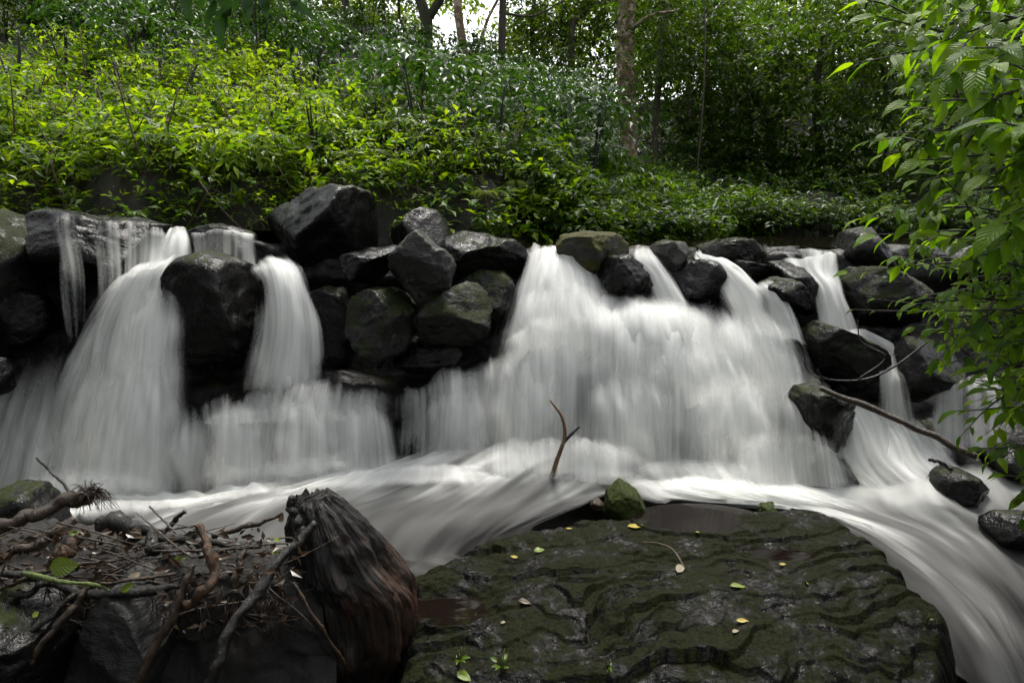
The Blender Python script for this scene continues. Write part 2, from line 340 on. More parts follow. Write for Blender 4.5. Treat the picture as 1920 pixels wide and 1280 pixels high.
r3 = [(800,5.9),(800,5.9),(800,5.85),(800,5.85),(755,5.8),(735,5.72),(715,5.7),(740,5.78),(710,5.85),(700,5.8),(700,5.85),(720,5.8),(770,5.7),(780,5.75),(790,5.8),(790,5.7),(800,5.6)]
r4 = [(930,5.5),(930,5.5),(930,5.5),(920,5.5),(905,5.6),(895,5.5),(880,5.5),(860,5.55),(850,5.55),(880,5.4),(890,5.4),(890,5.35),(890,5.35),(850,5.5),(850,5.5),(860,5.4),(870,5.3)]
def col_pts(r): return np.array([at(c, a, b) for c, (a, b) in zip(cols, r)])
L0 = col_pts(lip); top = L0.copy(); top[:, 1] = 7.6; top[:, 2] = 1.75
bot = col_pts(r4).copy(); bot[:, 1] -= .5; bot[:, 2] = -.7
rows = np.stack([top, L0, col_pts(r1), col_pts(r2), col_pts(r3), col_pts(r4), bot])
G = cr(rows, 90); G = np.swapaxes(cr(np.swapaxes(G, 0, 1), 260), 0, 1)
q = G.reshape(-1, 3)
d = fbm(q*np.array([1.3, 1.3, 2.2]), 5)*.11 + (np.abs(fbm(q*np.array([2.5, 2.5, 5.]) + 9, 3)) - .3)*.08
q = q + np.stack([d*0, -d + .17*sstep(1.75, 1.45, q[:, 2]), d*.4], -1)
solid('rock_ledge', q, grid_faces(90, 260), M_CLIFF, kind='structure')

# ------------------------------------------------------------------ boulders
_bm = bmesh.new(); bmesh.ops.create_icosphere(_bm, subdivisions=5, radius=1)
ICO5 = (np.array([v.co for v in _bm.verts]), np.array([[v.index for v in f.verts] for f in _bm.faces])); _bm.free()
_bm = bmesh.new(); bmesh.ops.create_icosphere(_bm, subdivisions=4, radius=1)
ICO4 = (np.array([v.co for v in _bm.verts]), np.array([[v.index for v in f.verts] for f in _bm.faces])); _bm.free()
def boulder(outline, Y, thick, mat, label, seed, planes=6, e=.62, rough=1., fine=False, name='boulder', parent=None):
    V0, F0 = ICO5 if fine else ICO4
    P = np.array([at(x, y, Y) for x, y in outline])[:, [0, 2]]
    c = (P.min(0) + P.max(0))/2; P = P - c
    D = np.concatenate([np.linspace(P[i], P[(i+1) % len(P)], 24, endpoint=False) for i in range(len(P))])
    th = np.arctan2(D[:, 1], D[:, 0]); r = np.hypot(D[:, 0], D[:, 1]); o = np.argsort(th); th, r = th[o], r[o]
    th = np.concatenate([th - 2*PI, th, th + 2*PI]); r = np.concatenate([r]*3)
    rho = np.hypot(V0[:, 0], V0[:, 2]); a = np.arctan2(V0[:, 2], V0[:, 0])
    rr = np.interp(a, th, r)*rho**e
    sz = r.mean()
    Q = np.stack([rr*np.cos(a), np.sign(V0[:, 1])*np.abs(V0[:, 1])**e*thick, rr*np.sin(a)], -1)
    rg = np.random.RandomState(seed)
    for k in range(planes + 2):                               # broken faces
        n = rg.normal(size=3); n[1] = -abs(n[1])*1.1 - .25; n[2] += .25; n /= np.linalg.norm(n)
        ext = (Q@n).max(); dd = ext*(rg.uniform(.55, .84))
        ov = np.maximum(Q@n - dd, 0); Q = Q - (ov*.97)[:, None]*n
    n = nrm(Q/np.array([sz, thick, sz]))
    W = Q + np.array([c[0], Y, c[1]])
    amp = sz*.16*rough
    disp = fbm(Q/sz*1.1 + seed*3.1, 5, .5)*amp*.55 + (.35 - np.abs(fbm(Q/sz*np.array([1.6, 1.6, 3.4]) + seed*5.3, 4)))*amp*.45 + fbm(Q/sz*5 + seed, 3)*amp*.16
    W = W + n*(disp - amp*.1)[:, None]
    if parent is not None: return part(name, parent, W, F0, mat)
    return solid(name, W, F0, mat, label, 'boulder' if name == 'boulder' else 'stone')
BOULDERS = [
 ([(472,428),(485,405),(530,380),(575,357),(630,344),(665,347),(692,365),(712,400),(723,440),(715,475),(650,502),(600,502),(540,482),(495,455)], 6.6, .55, M_WET, 'largest dark rounded boulder standing above the left falls', 3, .7, 1),
 ([(52,450),(54,402),(75,392),(140,397),(230,409),(330,428),(338,460),(325,490),(250,522),(120,528),(62,505)], 6.45, .45, M_WET, 'long flat-topped wet slab with water dripping over it, far left', 4, .5, 1),
 ([(-90,380),(0,368),(30,384),(46,405),(44,450),(50,540),(30,640),(-90,660)], 6.3, .5, M_MOSSY, 'dark boulder cut by the left edge beside the dripping slab', 4, .6, 0),
 ([(314,530),(322,500),(350,482),(385,477),(425,484),(468,503),(492,540),(488,590),(470,650),(440,700),(400,725),(350,722),(330,660),(315,590)], 6.05, .42, M_WET, 'tall black boulder parting the two left falls', 3, .6, 1),
 ([(338,440),(365,423),(400,419),(440,428),(474,440),(476,480),(430,496),(360,478)], 6.65, .3, M_WET, 'low wet stone at the lip under a thin veil of water', 3, .6, 0),
 ([(722,505),(732,482),(772,436),(782,431),(802,447),(820,465),(838,470),(853,490),(850,515),(842,545),(815,565),(790,583),(772,555),(745,530)], 5.75, .3, M_GREY, 'grey-green diamond-shaped angular rock tilted in the middle pile', 5, .5, 1),
 ([(634,480),(660,472),(700,472),(738,458),(752,480),(722,520),(690,533),(660,522),(645,502)], 6.0, .28, M_WET, 'small glossy rock left of the diamond-shaped rock', 5, .55, 0),
 ([(648,582),(660,555),(690,542),(730,540),(762,555),(780,580),(776,620),(762,652),(720,682),(680,655),(655,622)], 5.75, .38, M_MOSSY, 'rounded wet block with a shiny top below the diamond-shaped rock', 4, .6, 1),
 ([(775,600),(800,565),(835,545),(872,530),(896,532),(915,555),(924,580),(918,620),(890,655),(845,650),(800,640)], 5.8, .38, M_MOSSY, 'angular dark block at the right end of the middle pile', 5, .5, 1),
 ([(722,432),(758,414),(764,396),(790,387),(816,395),(832,412),(845,442),(842,475),(780,478),(735,458)], 6.75, .35, M_WET, 'dark mossy stone with a knob behind the diamond-shaped rock', 3, .6, 0),
 ([(836,445),(868,434),(910,440),(930,447),(962,449),(986,465),(990,490),(962,510),(900,512),(850,504),(836,475)], 6.5, .4, M_WET, 'long low wet boulder left of the main spout', 4, .55, 1),
 ([(855,528),(900,506),(945,510),(964,530),(956,575),(930,600),(905,580),(870,555)], 6.15, .35, M_MOSSY, 'moss-capped stone below the long low boulder', 3, .6, 0),
 ([(1040,462),(1055,443),(1100,434),(1160,437),(1182,458),(1186,485),(1160,510),(1110,528),(1080,505),(1048,482)], 6.6, .42, M_FLAT, 'flat-topped brown boulder with yellow moss right of the main spout', 3, .45, 1),
 ([(1116,505),(1138,482),(1175,476),(1202,495),(1230,540),(1222,562),(1175,560),(1130,540)], 6.25, .3, M_WET, 'shiny black stone below the flat-topped brown boulder', 5, .6, 1),
 ([(1222,462),(1250,450),(1286,453),(1296,480),(1282,505),(1252,512),(1236,490)], 6.6, .3, M_GREY, 'block-shaped stone between two thin spouts on the lip', 5, .5, 0),
 ([(1260,512),(1280,493),(1310,486),(1342,490),(1360,515),(1358,560),(1330,580),(1280,560)], 6.35, .3, M_WET, 'round dark boulder with a film of water below the lip', 2, .7, 0),
 ([(1306,466),(1350,450),(1400,447),(1440,464),(1450,490),(1420,502),(1370,500),(1325,488)], 6.75, .4, M_WET, 'broad black angular boulder peaking above the right lip', 5, .5, 1),
 ([(1360,502),(1380,485),(1410,490),(1447,500),(1444,522),(1400,530),(1370,520)], 6.5, .25, M_WET, 'small black stone under the broad angular boulder', 5, .55, 0),
 ([(1436,495),(1480,485),(1506,500),(1532,540),(1528,580),(1500,590),(1450,545)], 6.5, .3, M_WET, 'dark hump-shaped stone left of the far right spout', 3, .6, 0),
 ([(1422,535),(1460,520),(1500,527),(1520,555),(1506,592),(1470,600),(1436,570)], 6.2, .26, M_MOSSY, 'mossy pale-streaked boulder between the right spouts', 4, .55, 0),
 ([(1576,520),(1610,497),(1670,503),(1725,540),(1700,600),(1645,622),(1598,595)], 6.3, .4, M_MOSSY, 'large mossy boulder half covered by the overhanging bush', 4, .6, 1),
 ([(1566,480),(1598,432),(1640,425),(1690,470),(1670,525),(1600,515)], 6.9, .4, M_WET, 'dark upright rock at the right end of the lip', 4, .55, 0),
 ([(1516,625),(1545,604),(1590,620),(1640,645),(1655,682),(1632,725),(1580,722),(1540,690),(1524,655)], 5.85, .35, M_MOSSY, 'wide wet slab with green moss right of the main cascade', 4, .5, 1),
 ([(1676,690),(1710,632),(1760,636),(1800,680),(1780,745),(1705,758),(1682,725)], 5.7, .35, M_WET, 'brown wet boulder right of the small side fall', 4, .55, 0),
 ([(1600,625),(1630,610),(1690,612),(1720,640),(1690,660),(1640,655)], 6.15, .25, M_WET, 'low dark stone under the water curtain near the bush', 3, .6, 0),
 ([(1485,748),(1500,727),(1540,721),(1592,745),(1606,775),(1612,850),(1590,880),(1520,880),(1490,800)], 5.35, .28, M_MOSSY, 'square dark boulder standing in the right cascade', 4, .5, 1),
 ([(1752,912),(1768,895),(1792,884),(1826,890),(1850,915),(1840,935),(1775,935)], 4.9, .25, M_WET, 'small brown wet stone breaking the stream at right', 3, .65, 0),
 ([(1856,992),(1895,972),(1960,976),(1990,1008),(1940,1026),(1868,1018)], 4.35, .25, M_WET, 'dark half-sunken stone at the right edge of the stream', 3, .65, 0),
 ([(1850,860),(1890,838),(1950,838),(1990,870),(1930,895),(1865,888)], 5.2, .25, M_WET, 'dark stone in the stream behind the bush tips', 3, .65, 0),
 ([(1132,968),(1137,925),(1163,904),(1196,924),(1215,960),(1205,985),(1160,985)], 4.62, .2, M_MOSS, 'moss-covered green stone sitting on the slab edge', 1, .75, 1),
 ([(-80,960),(-20,925),(40,928),(75,965),(100,1010),(60,1060),(-60,1060)], 3.75, .35, M_WET, 'shiny wet rock behind the driftwood at the left edge', 5, .6, 1),
 ([(185,1130),(230,1075),(290,1075),(340,1150),(310,1260),(230,1300),(180,1220)], 2.85, .3, M_GREY, 'pale wet rock showing under the driftwood', 3, .6, 1),
 ([(-60,1150),(0,1120),(60,1140),(100,1220),(80,1330),(-60,1340)], 2.65, .3, M_MOSSY, 'mossy rock in the lower left corner', 4, .6, 1),
 ([(730,660),(770,636),(830,632),(870,652),(860,690),(780,700),(735,690)], 5.9, .3, M_WET, 'low flat rock in shade at the foot of the middle pile', 4, .5, 0),
 ([(560,560),(600,540),(640,545),(665,590),(650,680),(600,700),(565,660)], 6.15, .3, M_WET, 'dark block behind the second left fall', 4, .5, 0),
 ([(-20,560),(30,545),(80,560),(95,610),(60,650),(-20,650)], 6.2, .25, M_WET, 'dark stone in the hollow below the dripping slab', 3, .65, 0),
 ([(-60,690),(-10,672),(12,700),(8,740),(-50,750)], 5.4, .2, M_WET, 'small dark rock touching the left edge beside the spray', 3, .65, 0),
 ([(1515,875),(1550,848),(1595,860),(1622,900),(1600,925),(1535,920)], 5.2, .2, M_WET, 'submerged dark rock under the water dome right of centre', 3, .7, 0),
]
for i, (ol, Y, th, m, lab, pl, e, fine) in enumerate(BOULDERS):
    boulder(ol, Y, th, m, lab, i + 11, pl, e, 1.0, fine)
boulder([(1106,948),(1112,938),(1122,934),(1132,944),(1128,955),(1112,956)], 4.6, .05, M_STICK_BROWN, 'tiny brown stone leaning on the moss-covered stone', 91, 2, .7, name='stone')
boulder([(1412,960),(1430,946),(1455,944),(1468,958),(1462,972),(1420,974)], 4.6, .1, M_MOSS, 'low mossy knob at the far edge of the slab', 92, 1, .75, name='stone')

# ------------------------------------------------------------------ foreground slab (height field with broken ledges)
poly_px = [(735,1075),(800,1042),(900,1000),(1000,978),(1100,968),(1250,955),(1420,948),(1570,958),(1625,992),(1700,1070),(1775,1130),(1815,1200),(1850,1300),(1880,1420),(700,1420),(715,1250),(745,1150)]
POLY = np.array([zat(x, y, .24)[:2] for x, y in poly_px])
def poly_sd(x, y, P):
    d = np.full(x.shape, 1e9); inside = np.zeros(x.shape, bool)
    for i in range(len(P)):
        a, b = P[i], P[(i+1) % len(P)]; e = b - a
        wx, wy = x - a[0], y - a[1]; t = np.clip((wx*e[0] + wy*e[1])/(e@e), 0, 1)
        d = np.minimum(d, np.hypot(wx - t*e[0], wy - t*e[1]))
        c = ((a[1] <= y) & (b[1] > y)) | ((b[1] <= y) & (a[1] > y))
        with np.errstate(divide='ignore', invalid='ignore'): xi = a[0] + (y - a[1])/(b[1] - a[1])*e[0]
        inside ^= c & (x < xi)
    return np.where(inside, d, -d)
PUD = [((850,1112),(105,34)), ((1470,1043),(72,15)), ((1310,975),(115,27)), ((1385,1085),(24,10))]
sx_ = np.linspace(-1.1, 2.7, 430); sy_ = np.linspace(1.7, 5.0, 400)
SX, SY = np.meshgrid(sx_, sy_, indexing='ij')
wob = .10*fbm(np.stack([SX*2.2, SY*2.2, SX*0 + 3], -1).reshape(-1, 3), 4).reshape(SX.shape)
SD = poly_sd(SX + wob, SY + wob*.7, POLY) + .05
P3 = np.stack([SX, SY, SX*0], -1).reshape(-1, 3)
rot = P3@np.array([[math.cos(.16), -math.sin(.16), 0], [math.sin(.16), math.cos(.16), 0], [0, 0, 1]])
warp = fbm(P3*1.6 + 4, 3)[:, None]*np.array([.0, .22, 0])
lay = fbm((rot + warp)*np.array([.55, 2.2, 1]) + 2.2, 4, .5).reshape(SX.shape)
dip = np.interp(SY, [1.7, 2.4, 3.0, 3.6, 4.6], [-.30, -.12, .12, .22, .25]) + .015*SX
dip = dip + .05*sstep(.2, 1.2, SX)*sstep(4.2, 3.3, SY)
ledgy = np.interp(SY, [2.2, 3.1, 3.6], [1., .9, .25])*(1 - .5*sstep(.7, 1.7, SX))
h = dip + .03*fbm(P3*np.array([.9, 1.3, 1]) + 2.2, 3).reshape(SX.shape) + .05*lay*ledgy
from_dip = h - dip; pad = 45; ker = np.hanning(2*pad + 1); ker /= ker.sum()
def smooth1(a, ax): return np.apply_along_axis(lambda v: np.convolve(np.pad(v, pad, 'edge'), ker, 'valid'), ax, a)
h = h - smooth1(smooth1(from_dip, 1), 0)*.75 - .10*sstep(1.1, 2.2, SX)*sstep(3.9, 3.0, SY)
sr = np.random.RandomState(12); NS = 520; seeds = np.stack([sr.uniform(-1.2, 2.8, NS)*.5, sr.uniform(1.4, 5.1, NS)*1.9], -1); soff = sr.normal(0, .012, NS)
tilt = np.stack([sr.normal(0, .06, NS), -sr.uniform(.1, .5, NS)], -1)
qq = (rot[:, :2] + np.stack([.09*fbm(P3*3.1 + 1, 3), .055*fbm(P3*3.7 + 7, 4)], -1) + warp[:, :2]*.6)*np.array([.5, 1.9]); d1 = np.full(len(qq), 9e9); d2 = d1.copy(); idx = np.zeros(len(qq), int)
for i_ in range(NS):
    dd_ = (qq[:, 0] - seeds[i_, 0])**2 + (qq[:, 1] - seeds[i_, 1])**2; m_ = dd_ < d1; d2 = np.where(m_, d1, np.minimum(d2, dd_)); idx = np.where(m_, i_, idx); d1 = np.minimum(d1, dd_)
gapw = np.sqrt(d2) - np.sqrt(d1); cell = soff[idx] + ((qq - seeds[idx])*tilt[idx]).sum(1)
patch = .35 + .65*sstep(-.15, .35, fbm(P3*.9 + 31, 2))
h = h + ((cell - .008*(1 - sstep(0, .02, gapw)))*patch*(.25 + .75*ledgy.ravel())).reshape(SX.shape)
fine_ = fbm((rot + warp)*np.array([2.2, 7.5, 1]) + 8, 5, .55).reshape(SX.shape)
h = h + .009*fine_ + .010*fbm(P3*14 + 5, 4).reshape(SX.shape)
lvl = {}
for (c, rad) in PUD:
    c3 = zat(c[0], c[1], .24); ex = zat(c[0] + rad[0], c[1], .24)[0] - c3[0]; ey = abs(zat(c[0], c[1] - rad[1], .24)[1] - c3[1])
    dd = np.hypot((SX - c3[0])/ex, (SY - c3[1])/ey) + .35*wob/.1*.5
    ring = h[(dd > .85) & (dd < 1.15)]; lz = np.percentile(ring, 22); lvl[c] = (c3, ex, ey, lz)
    rim = np.exp(-((dd - 1.12)/.14)**2); h = np.maximum(h, lz - .2 + .215*rim)
    h = h*sstep(.5, 1.05, dd) + np.minimum(h, lz - .03 + .02*(h - lz)/.05)*(1 - sstep(.5, 1.05, dd))
SZ = np.where(SD > 0, h - .30*(1 - sstep(0, .2, SD))**1.7, h - .30 + np.maximum(SD*1.6, -.6))
q = np.stack([SX, SY, SZ], -1).reshape(-1, 3)
slab = solid('rock_slab', q, grid_faces(430, 400)[:, ::-1], M_SLAB, 'broad mossy layered rock slab across the lower right foreground', 'rock')
def slab_z(x, y):
    i = int(np.clip((x - sx_[0])/(sx_[1] - sx_[0]), 0, 429)); j = int(np.clip((y - sy_[0])/(sy_[1] - sy_[0]), 0, 399)); return SZ[i, j]
def on_slab(px, py):
    z = .24
    for _ in range(14): p = zat(px, py, z); z = .5*z + .5*slab_z(p[0], p[1])
    return np.array([p[0], p[1], slab_z(p[0], p[1])])
for (c, rad) in PUD:
    c3, ex, ey, lz = lvl[c]; th = np.linspace(0, 2*PI, 40, endpoint=False); rr = 1.1 + 0*th
    V = np.concatenate([[[c3[0], c3[1], lz - .008]], np.stack([c3[0] + ex*rr*np.cos(th), c3[1] + ey*rr*np.sin(th), th*0 + lz - .008], -1)])
    i = np.arange(40); solid('puddle', V, np.stack([i*0, i + 1, (i + 1) % 40 + 1], -1), M_PUDDLE, kind='structure')

# ------------------------------------------------------------------ water
gx2 = np.linspace(-9, 9, 120); gy2 = np.linspace(1., 6.2, 60); AX, AY = np.meshgrid(gx2, gy2, indexing='ij')
AZ = -.06 + .02*fbm(np.stack([AX, AY*2, AX*0], -1).reshape(-1, 3), 3).reshape(AX.shape) - .22*sstep(4.6, 2.6, AY)*sstep(1.2, 2.6, AX)
solid('stream', np.stack([AX, AY, AZ], -1).reshape(-1, 3), grid_faces(120, 60)[:, ::-1], M_POOL, kind='structure')
gx2 = np.linspace(-9, 9, 80); gy2 = np.linspace(6.92, 12, 40); AX, AY = np.meshgrid(gx2, gy2, indexing='ij')
AZ = 1.955 + .17*sstep(-1.2, -2.4, AX)
solid('upper_stream', np.stack([AX, AY, AZ], -1).reshape(-1, 3), grid_faces(80, 40)[:, ::-1], M_UPPER, kind='structure')

def cascade(name, rows, mat=W_FALL, dens=.9, dcol=None, drow=None, edge=.16, ends=(.18, .1), layers=2, relief=.05, seed=0, gap=.035, dgrid=None):
    """a body of falling water: rows of (px,py,Y) follow the flow downwards; thickness from stacked sheets"""
    C = np.array([[at(*p) for p in r] for r in rows])
    if name == 'waterfall': C = np.concatenate([C, C[-1:] + (C[-1:] - C[-2:-1])*.22 + np.array([0, -.02, -.05])]); drow = drow and drow + drow[-1:]; dgrid = dgrid and dgrid + dgrid[-1:]; rows = rows + rows[-1:]
    nu, nv = 36 + 10*len(rows), 30 + 12*len(rows[0])
    G = cr(C, nu); G = np.swapaxes(cr(np.swapaxes(G, 0, 1), nv), 0, 1)
    along = np.concatenate([[0], np.cumsum(np.linalg.norm(np.diff(G, axis=0), axis=2).mean(1))])
    across = np.concatenate([[0], np.cumsum(np.linalg.norm(np.diff(G, axis=1), axis=2).mean(0))])
    du = np.gradient(G, axis=0); dv = np.gradient(G, axis=1); n = nrm(np.cross(dv, du)); n = np.where((n[..., 1:2] > 0), -n, n)
    s, v = np.linspace(0, 1, nu), np.linspace(0, 1, nv)
    D = np.full((nu, nv), float(dens))
    if dcol: D = D*np.interp(v, np.linspace(0, 1, len(dcol)), dcol)[None]
    if drow: D = D*np.interp(s, np.linspace(0, 1, len(drow)), drow)[:, None]
    if dgrid: D = D*np.clip(np.swapaxes(cr(np.swapaxes(cr(np.array(dgrid), nu), 0, 1), nv), 0, 1), 0, 2)
    ew = edge*(1 + .5*noise(np.stack([s*5, s*0 + seed*3.3, s*0], -1)))
    fd = sstep(0, 1, np.minimum(v[None], 1 - v[None])/np.maximum(ew[:, None], .01))
    fd = fd*sstep(0, max(ends[0], 1e-3), s)[:, None]*sstep(0, max(ends[1], 1e-3), 1 - s)[:, None]
    Vs, Fs, uvs, ds, fs, off = [], [], [], [], [], 0
    U2, A2 = np.meshgrid(across, along)
    for l in range(layers):
        q = np.stack([U2*4.5, A2*1.0, U2*0 + seed + l*5], -1).reshape(-1, 3)
        rel = fbm(q, 3).reshape(nu, nv)*relief + fbm(q*np.array([2.5, 1.2, 1]) + 3, 2).reshape(nu, nv)*relief*.2
        W = G + n*(rel + gap*l)[..., None]
        Vs.append(W.reshape(-1, 3)); Fs.append(grid_faces(nu, nv) + off); off += nu*nv
        uvs.append(np.stack([U2 + seed*3.7 + l*11.3, A2 + l*2.1], -1).reshape(-1, 2))
        ds.append((D*(1 if l == 0 else .72)).ravel() - (.0 if l == 0 else .12) + (.1 if mat is W_FALL else 0)); fs.append(fd.ravel())
    return solid(name, np.concatenate(Vs), np.concatenate(Fs), mat, kind='structure', attrs={'dens': np.concatenate(ds), 'fade': np.concatenate(fs)}, uv=np.concatenate(uvs))
wf = 'waterfall'
# left group
cascade(wf, [[(270,508,6.3),(300,492,6.28),(335,484,6.28),(375,480,6.3)],[(185,560,6.05),(245,522,5.98),(295,512,5.95),(350,522,6.0)],[(110,650,5.9),(190,625,5.78),(268,615,5.75),(360,622,5.85)],[(45,770,5.7),(155,765,5.55),(258,760,5.5),(375,762,5.62)],[(-20,915,5.55),(125,922,5.38),(250,922,5.33),(385,912,5.42)]], dens=.86, dgrid=[[.6,.9,1,.9],[.7,1,1.05,.8],[.55,.85,1,.85],[.4,.7,.95,.75],[.35,.7,.85,.7]], seed=1, edge=.26, relief=.06)
cascade(wf, [[(-60,690,5.95),(40,655,5.95),(110,630,5.95),(190,612,5.9)],[(-120,780,5.7),(-10,750,5.7),(80,735,5.7),(170,735,5.66)],[(-180,915,5.5),(-60,920,5.45),(40,925,5.42),(150,925,5.4)]], dens=.5, seed=2, edge=.3, ends=(.5,.1), mat=W_FALL)
cascade(wf, [[(75,394,6.75),(160,399,6.75),(240,409,6.75),(335,428,6.75)],[(75,402,6.2),(160,410,6.15),(240,420,6.12),(340,438,6.15)],[(80,440,5.98),(160,440,5.97),(240,448,5.97),(340,460,6.0)],[(90,520,5.95),(170,520,5.94),(240,505,5.94),(330,495,5.98)],[(110,640,5.93),(170,640,5.92),(230,580,5.92),(310,530,5.96)]], mat=W_VEIL, dens=.3, dcol=[.1,.7,.5,1.0,1.8], drow=[-.6,-.2,.8,1.1,.9], seed=3, edge=.14, ends=(.2,.3), layers=1, relief=.02)
cascade(wf, [[(318,432,6.6),(335,430,6.6),(352,432,6.6)],[(300,462,6.4),(330,455,6.35),(362,455,6.4)],[(270,510,6.2),(320,500,6.18),(375,492,6.25)]], dens=.8, seed=4, edge=.3, ends=(.1,.2))
cascade(wf, [[(345,436,6.6),(400,428,6.5),(440,432,6.5),(478,438,6.55)],[(350,450,6.42),(400,440,6.32),(440,442,6.3),(482,448,6.4)],[(355,500,6.35),(400,495,6.27),(440,500,6.25),(485,510,6.33)]], mat=W_VEIL, dens=.5, dcol=[.7,.3,.8,1.5], seed=5, edge=.08, layers=1, relief=.02)
cascade(wf, [[(440,510,6.15),(485,485,6.15),(530,475,6.15),(572,492,6.25)],[(470,550,5.88),(512,520,5.82),(555,518,5.86),(600,548,6.0)],[(462,625,5.72),(520,605,5.66),(572,603,5.7),(622,625,5.86)],[(425,712,5.62),(500,712,5.55),(572,712,5.56),(642,705,5.68)]], dens=.8, dcol=[.35,.7,1,.8,.3], seed=6, edge=.3, ends=(.15,.3))
cascade(wf, [[(270,775,5.8),(420,730,5.82),(560,706,5.82),(660,712,5.82),(800,745,5.9)],[(275,805,5.56),(420,755,5.5),(560,732,5.45),(660,740,5.46),(805,765,5.62)],[(280,865,5.45),(420,838,5.36),(540,812,5.3),(650,812,5.32),(800,806,5.52)],[(280,922,5.38),(420,912,5.25),(530,905,5.2),(650,885,5.22),(800,856,5.42)]], dens=.4, dgrid=[[.3,.6,.8,.75,.5],[.5,.7,1.15,1.05,.55],[.5,.55,1.0,.9,.45],[.5,.55,.95,.85,.4]], seed=8, edge=.22, ends=(.34,.08), relief=.06)
cascade(wf, [[(340,772,5.5),(430,745,5.45),(560,730,5.38),(680,752,5.45)],[(350,800,5.4),(440,785,5.33),(560,780,5.28),(690,790,5.36)]], dens=.45, seed=28, edge=.25, ends=(.4,.4), layers=1)
# middle
cascade(wf, [[(690,740,5.95),(800,700,5.9),(890,660,5.88),(1010,630,5.88)],[(690,775,5.65),(810,735,5.58),(895,712,5.56),(1020,700,5.58)],[(680,860,5.5),(810,848,5.42),(895,845,5.36),(1020,845,5.33)]], dens=.5, dcol=[.3,.7,.9,1.4], drow=[1.1,1,.7], seed=9, edge=.3, ends=(.35,.08))
cascade(wf, [[(992,461,6.85),(1022,461,6.85),(1052,463,6.85),(1090,470,6.85)],[(985,482,6.5),(1022,476,6.48),(1065,480,6.46),(1115,505,6.5)],[(962,545,6.22),(1012,532,6.12),(1082,530,6.12),(1150,552,6.25)],[(930,625,6.02),(1010,612,5.92),(1090,602,5.92),(1180,602,6.05)]], dens=.92, dcol=[.7,1,1,.8], drow=[.6,.9,1,1], seed=10, edge=.16)
cascade(wf, [[(925,640,6.12),(1010,590,6.05),(1120,565,6.08),(1230,545,6.2),(1330,560,6.3),(1420,592,6.3),(1505,625,6.3)],[(915,675,5.86),(1010,625,5.78),(1120,612,5.76),(1240,602,5.82),(1350,622,5.92),(1450,655,5.97),(1535,680,6.0)],[(920,730,5.66),(1010,692,5.58),(1120,682,5.56),(1240,682,5.56),(1360,702,5.62),(1462,722,5.72),(1548,730,5.84)],[(930,800,5.5),(1010,782,5.44),(1120,772,5.4),(1240,772,5.4),(1360,782,5.4),(1472,785,5.5),(1568,790,5.62)],[(940,875,5.36),(1010,875,5.3),(1120,872,5.25),(1240,892,5.22),(1350,895,5.2),(1482,885,5.3),(1590,865,5.42)]], dens=.75, dgrid=[[.8,1,1,1,1,1,.8],[.85,1,1.1,1.1,1.05,1,.8],[.7,1.05,.7,1,1.05,.95,.7],[.5,.8,.36,.62,.72,.8,.6],[.5,.6,.4,.5,.55,.7,.6]], seed=11, edge=.11, relief=.085)
cascade(wf, [[(1110,585,6.1),(1230,562,6.1),(1350,590,6.15),(1470,640,6.15)],[(1080,640,5.8),(1230,640,5.75),(1370,660,5.8),(1500,700,5.9)],[(1070,720,5.58),(1230,720,5.52),(1380,740,5.55),(1520,760,5.65)]], dens=.5, seed=12, edge=.3, ends=(.3,.5), layers=1, relief=.09, gap=.06)

def fan(x0, x1, X0, X1, y0, y1, Y0, Y1, n=4, seed=0, dens=.6, bow=5, mid=.5, bulge=.1, **kw):
    """a fanning tongue of water: narrow at the top, spreading as it drops"""
    rows = []
    for t in np.linspace(0, 1, 5):
        a, b = x0 + (X0 - x0)*t**.75, x1 + (X1 - x1)*t**.75; y = y0 + (y1 - y0)*(.3*t + .7*t**1.7); Yt = Y0 + (Y1 - Y0)*(1 - (1 - t)**1.8)
        rows.append([(a + (b - a)*v, y + bow*(2*v - 1)**2*(.4 + t), Yt + bulge*(2*v - 1)**2) for v in np.linspace(0, 1, n)])
    kw.setdefault('layers', 1 + seed % 2)
    cascade(wf, rows, dens=dens + (.06 if seed % 2 == 0 else 0), seed=seed, edge=kw.pop('edge', .36), ends=kw.pop('ends', (.45, .22)), **kw)
fan(985, 1105, 890, 1200, 500, 690, 6.3, 5.6, seed=41, dens=.7)
fan(1120, 1290, 1060, 1400, 545, 710, 6.15, 5.55, seed=42, dens=.75)
fan(1320, 1450, 1290, 1570, 560, 760, 6.15, 5.55, seed=43, dens=.72)
fan(1180, 1380, 1150, 1480, 610, 800, 5.85, 5.38, seed=44, dens=.5)
fan(925, 1060, 880, 1085, 640, 870, 5.85, 5.3, seed=45, dens=.62)
fan(1075, 1260, 1050, 1310, 672, 885, 5.65, 5.2, seed=46, dens=.42, relief=.07)
fan(1270, 1470, 1240, 1520, 680, 895, 5.65, 5.12, seed=47, dens=.5, relief=.07)
fan(1430, 1560, 1400, 1640, 690, 880, 5.8, 5.2, seed=48, dens=.6)
fan(400, 520, 330, 560, 735, 915, 5.6, 5.2, seed=49, dens=.5)
fan(320, 410, 295, 440, 748, 930, 5.62, 5.25, seed=58, dens=.42)
fan(530, 640, 470, 680, 712, 900, 5.55, 5.15, seed=50, dens=.66)
fan(620, 720, 590, 770, 722, 885, 5.6, 5.2, seed=51, dens=.45)
fan(800, 930, 740, 960, 690, 865, 5.75, 5.3, seed=52, dens=.42)
fan(285, 350, 170, 370, 500, 760, 6.1, 5.5, seed=53, dens=.6)
fan(230, 350, 90, 380, 620, 935, 5.72, 5.25, seed=54, dens=.5)
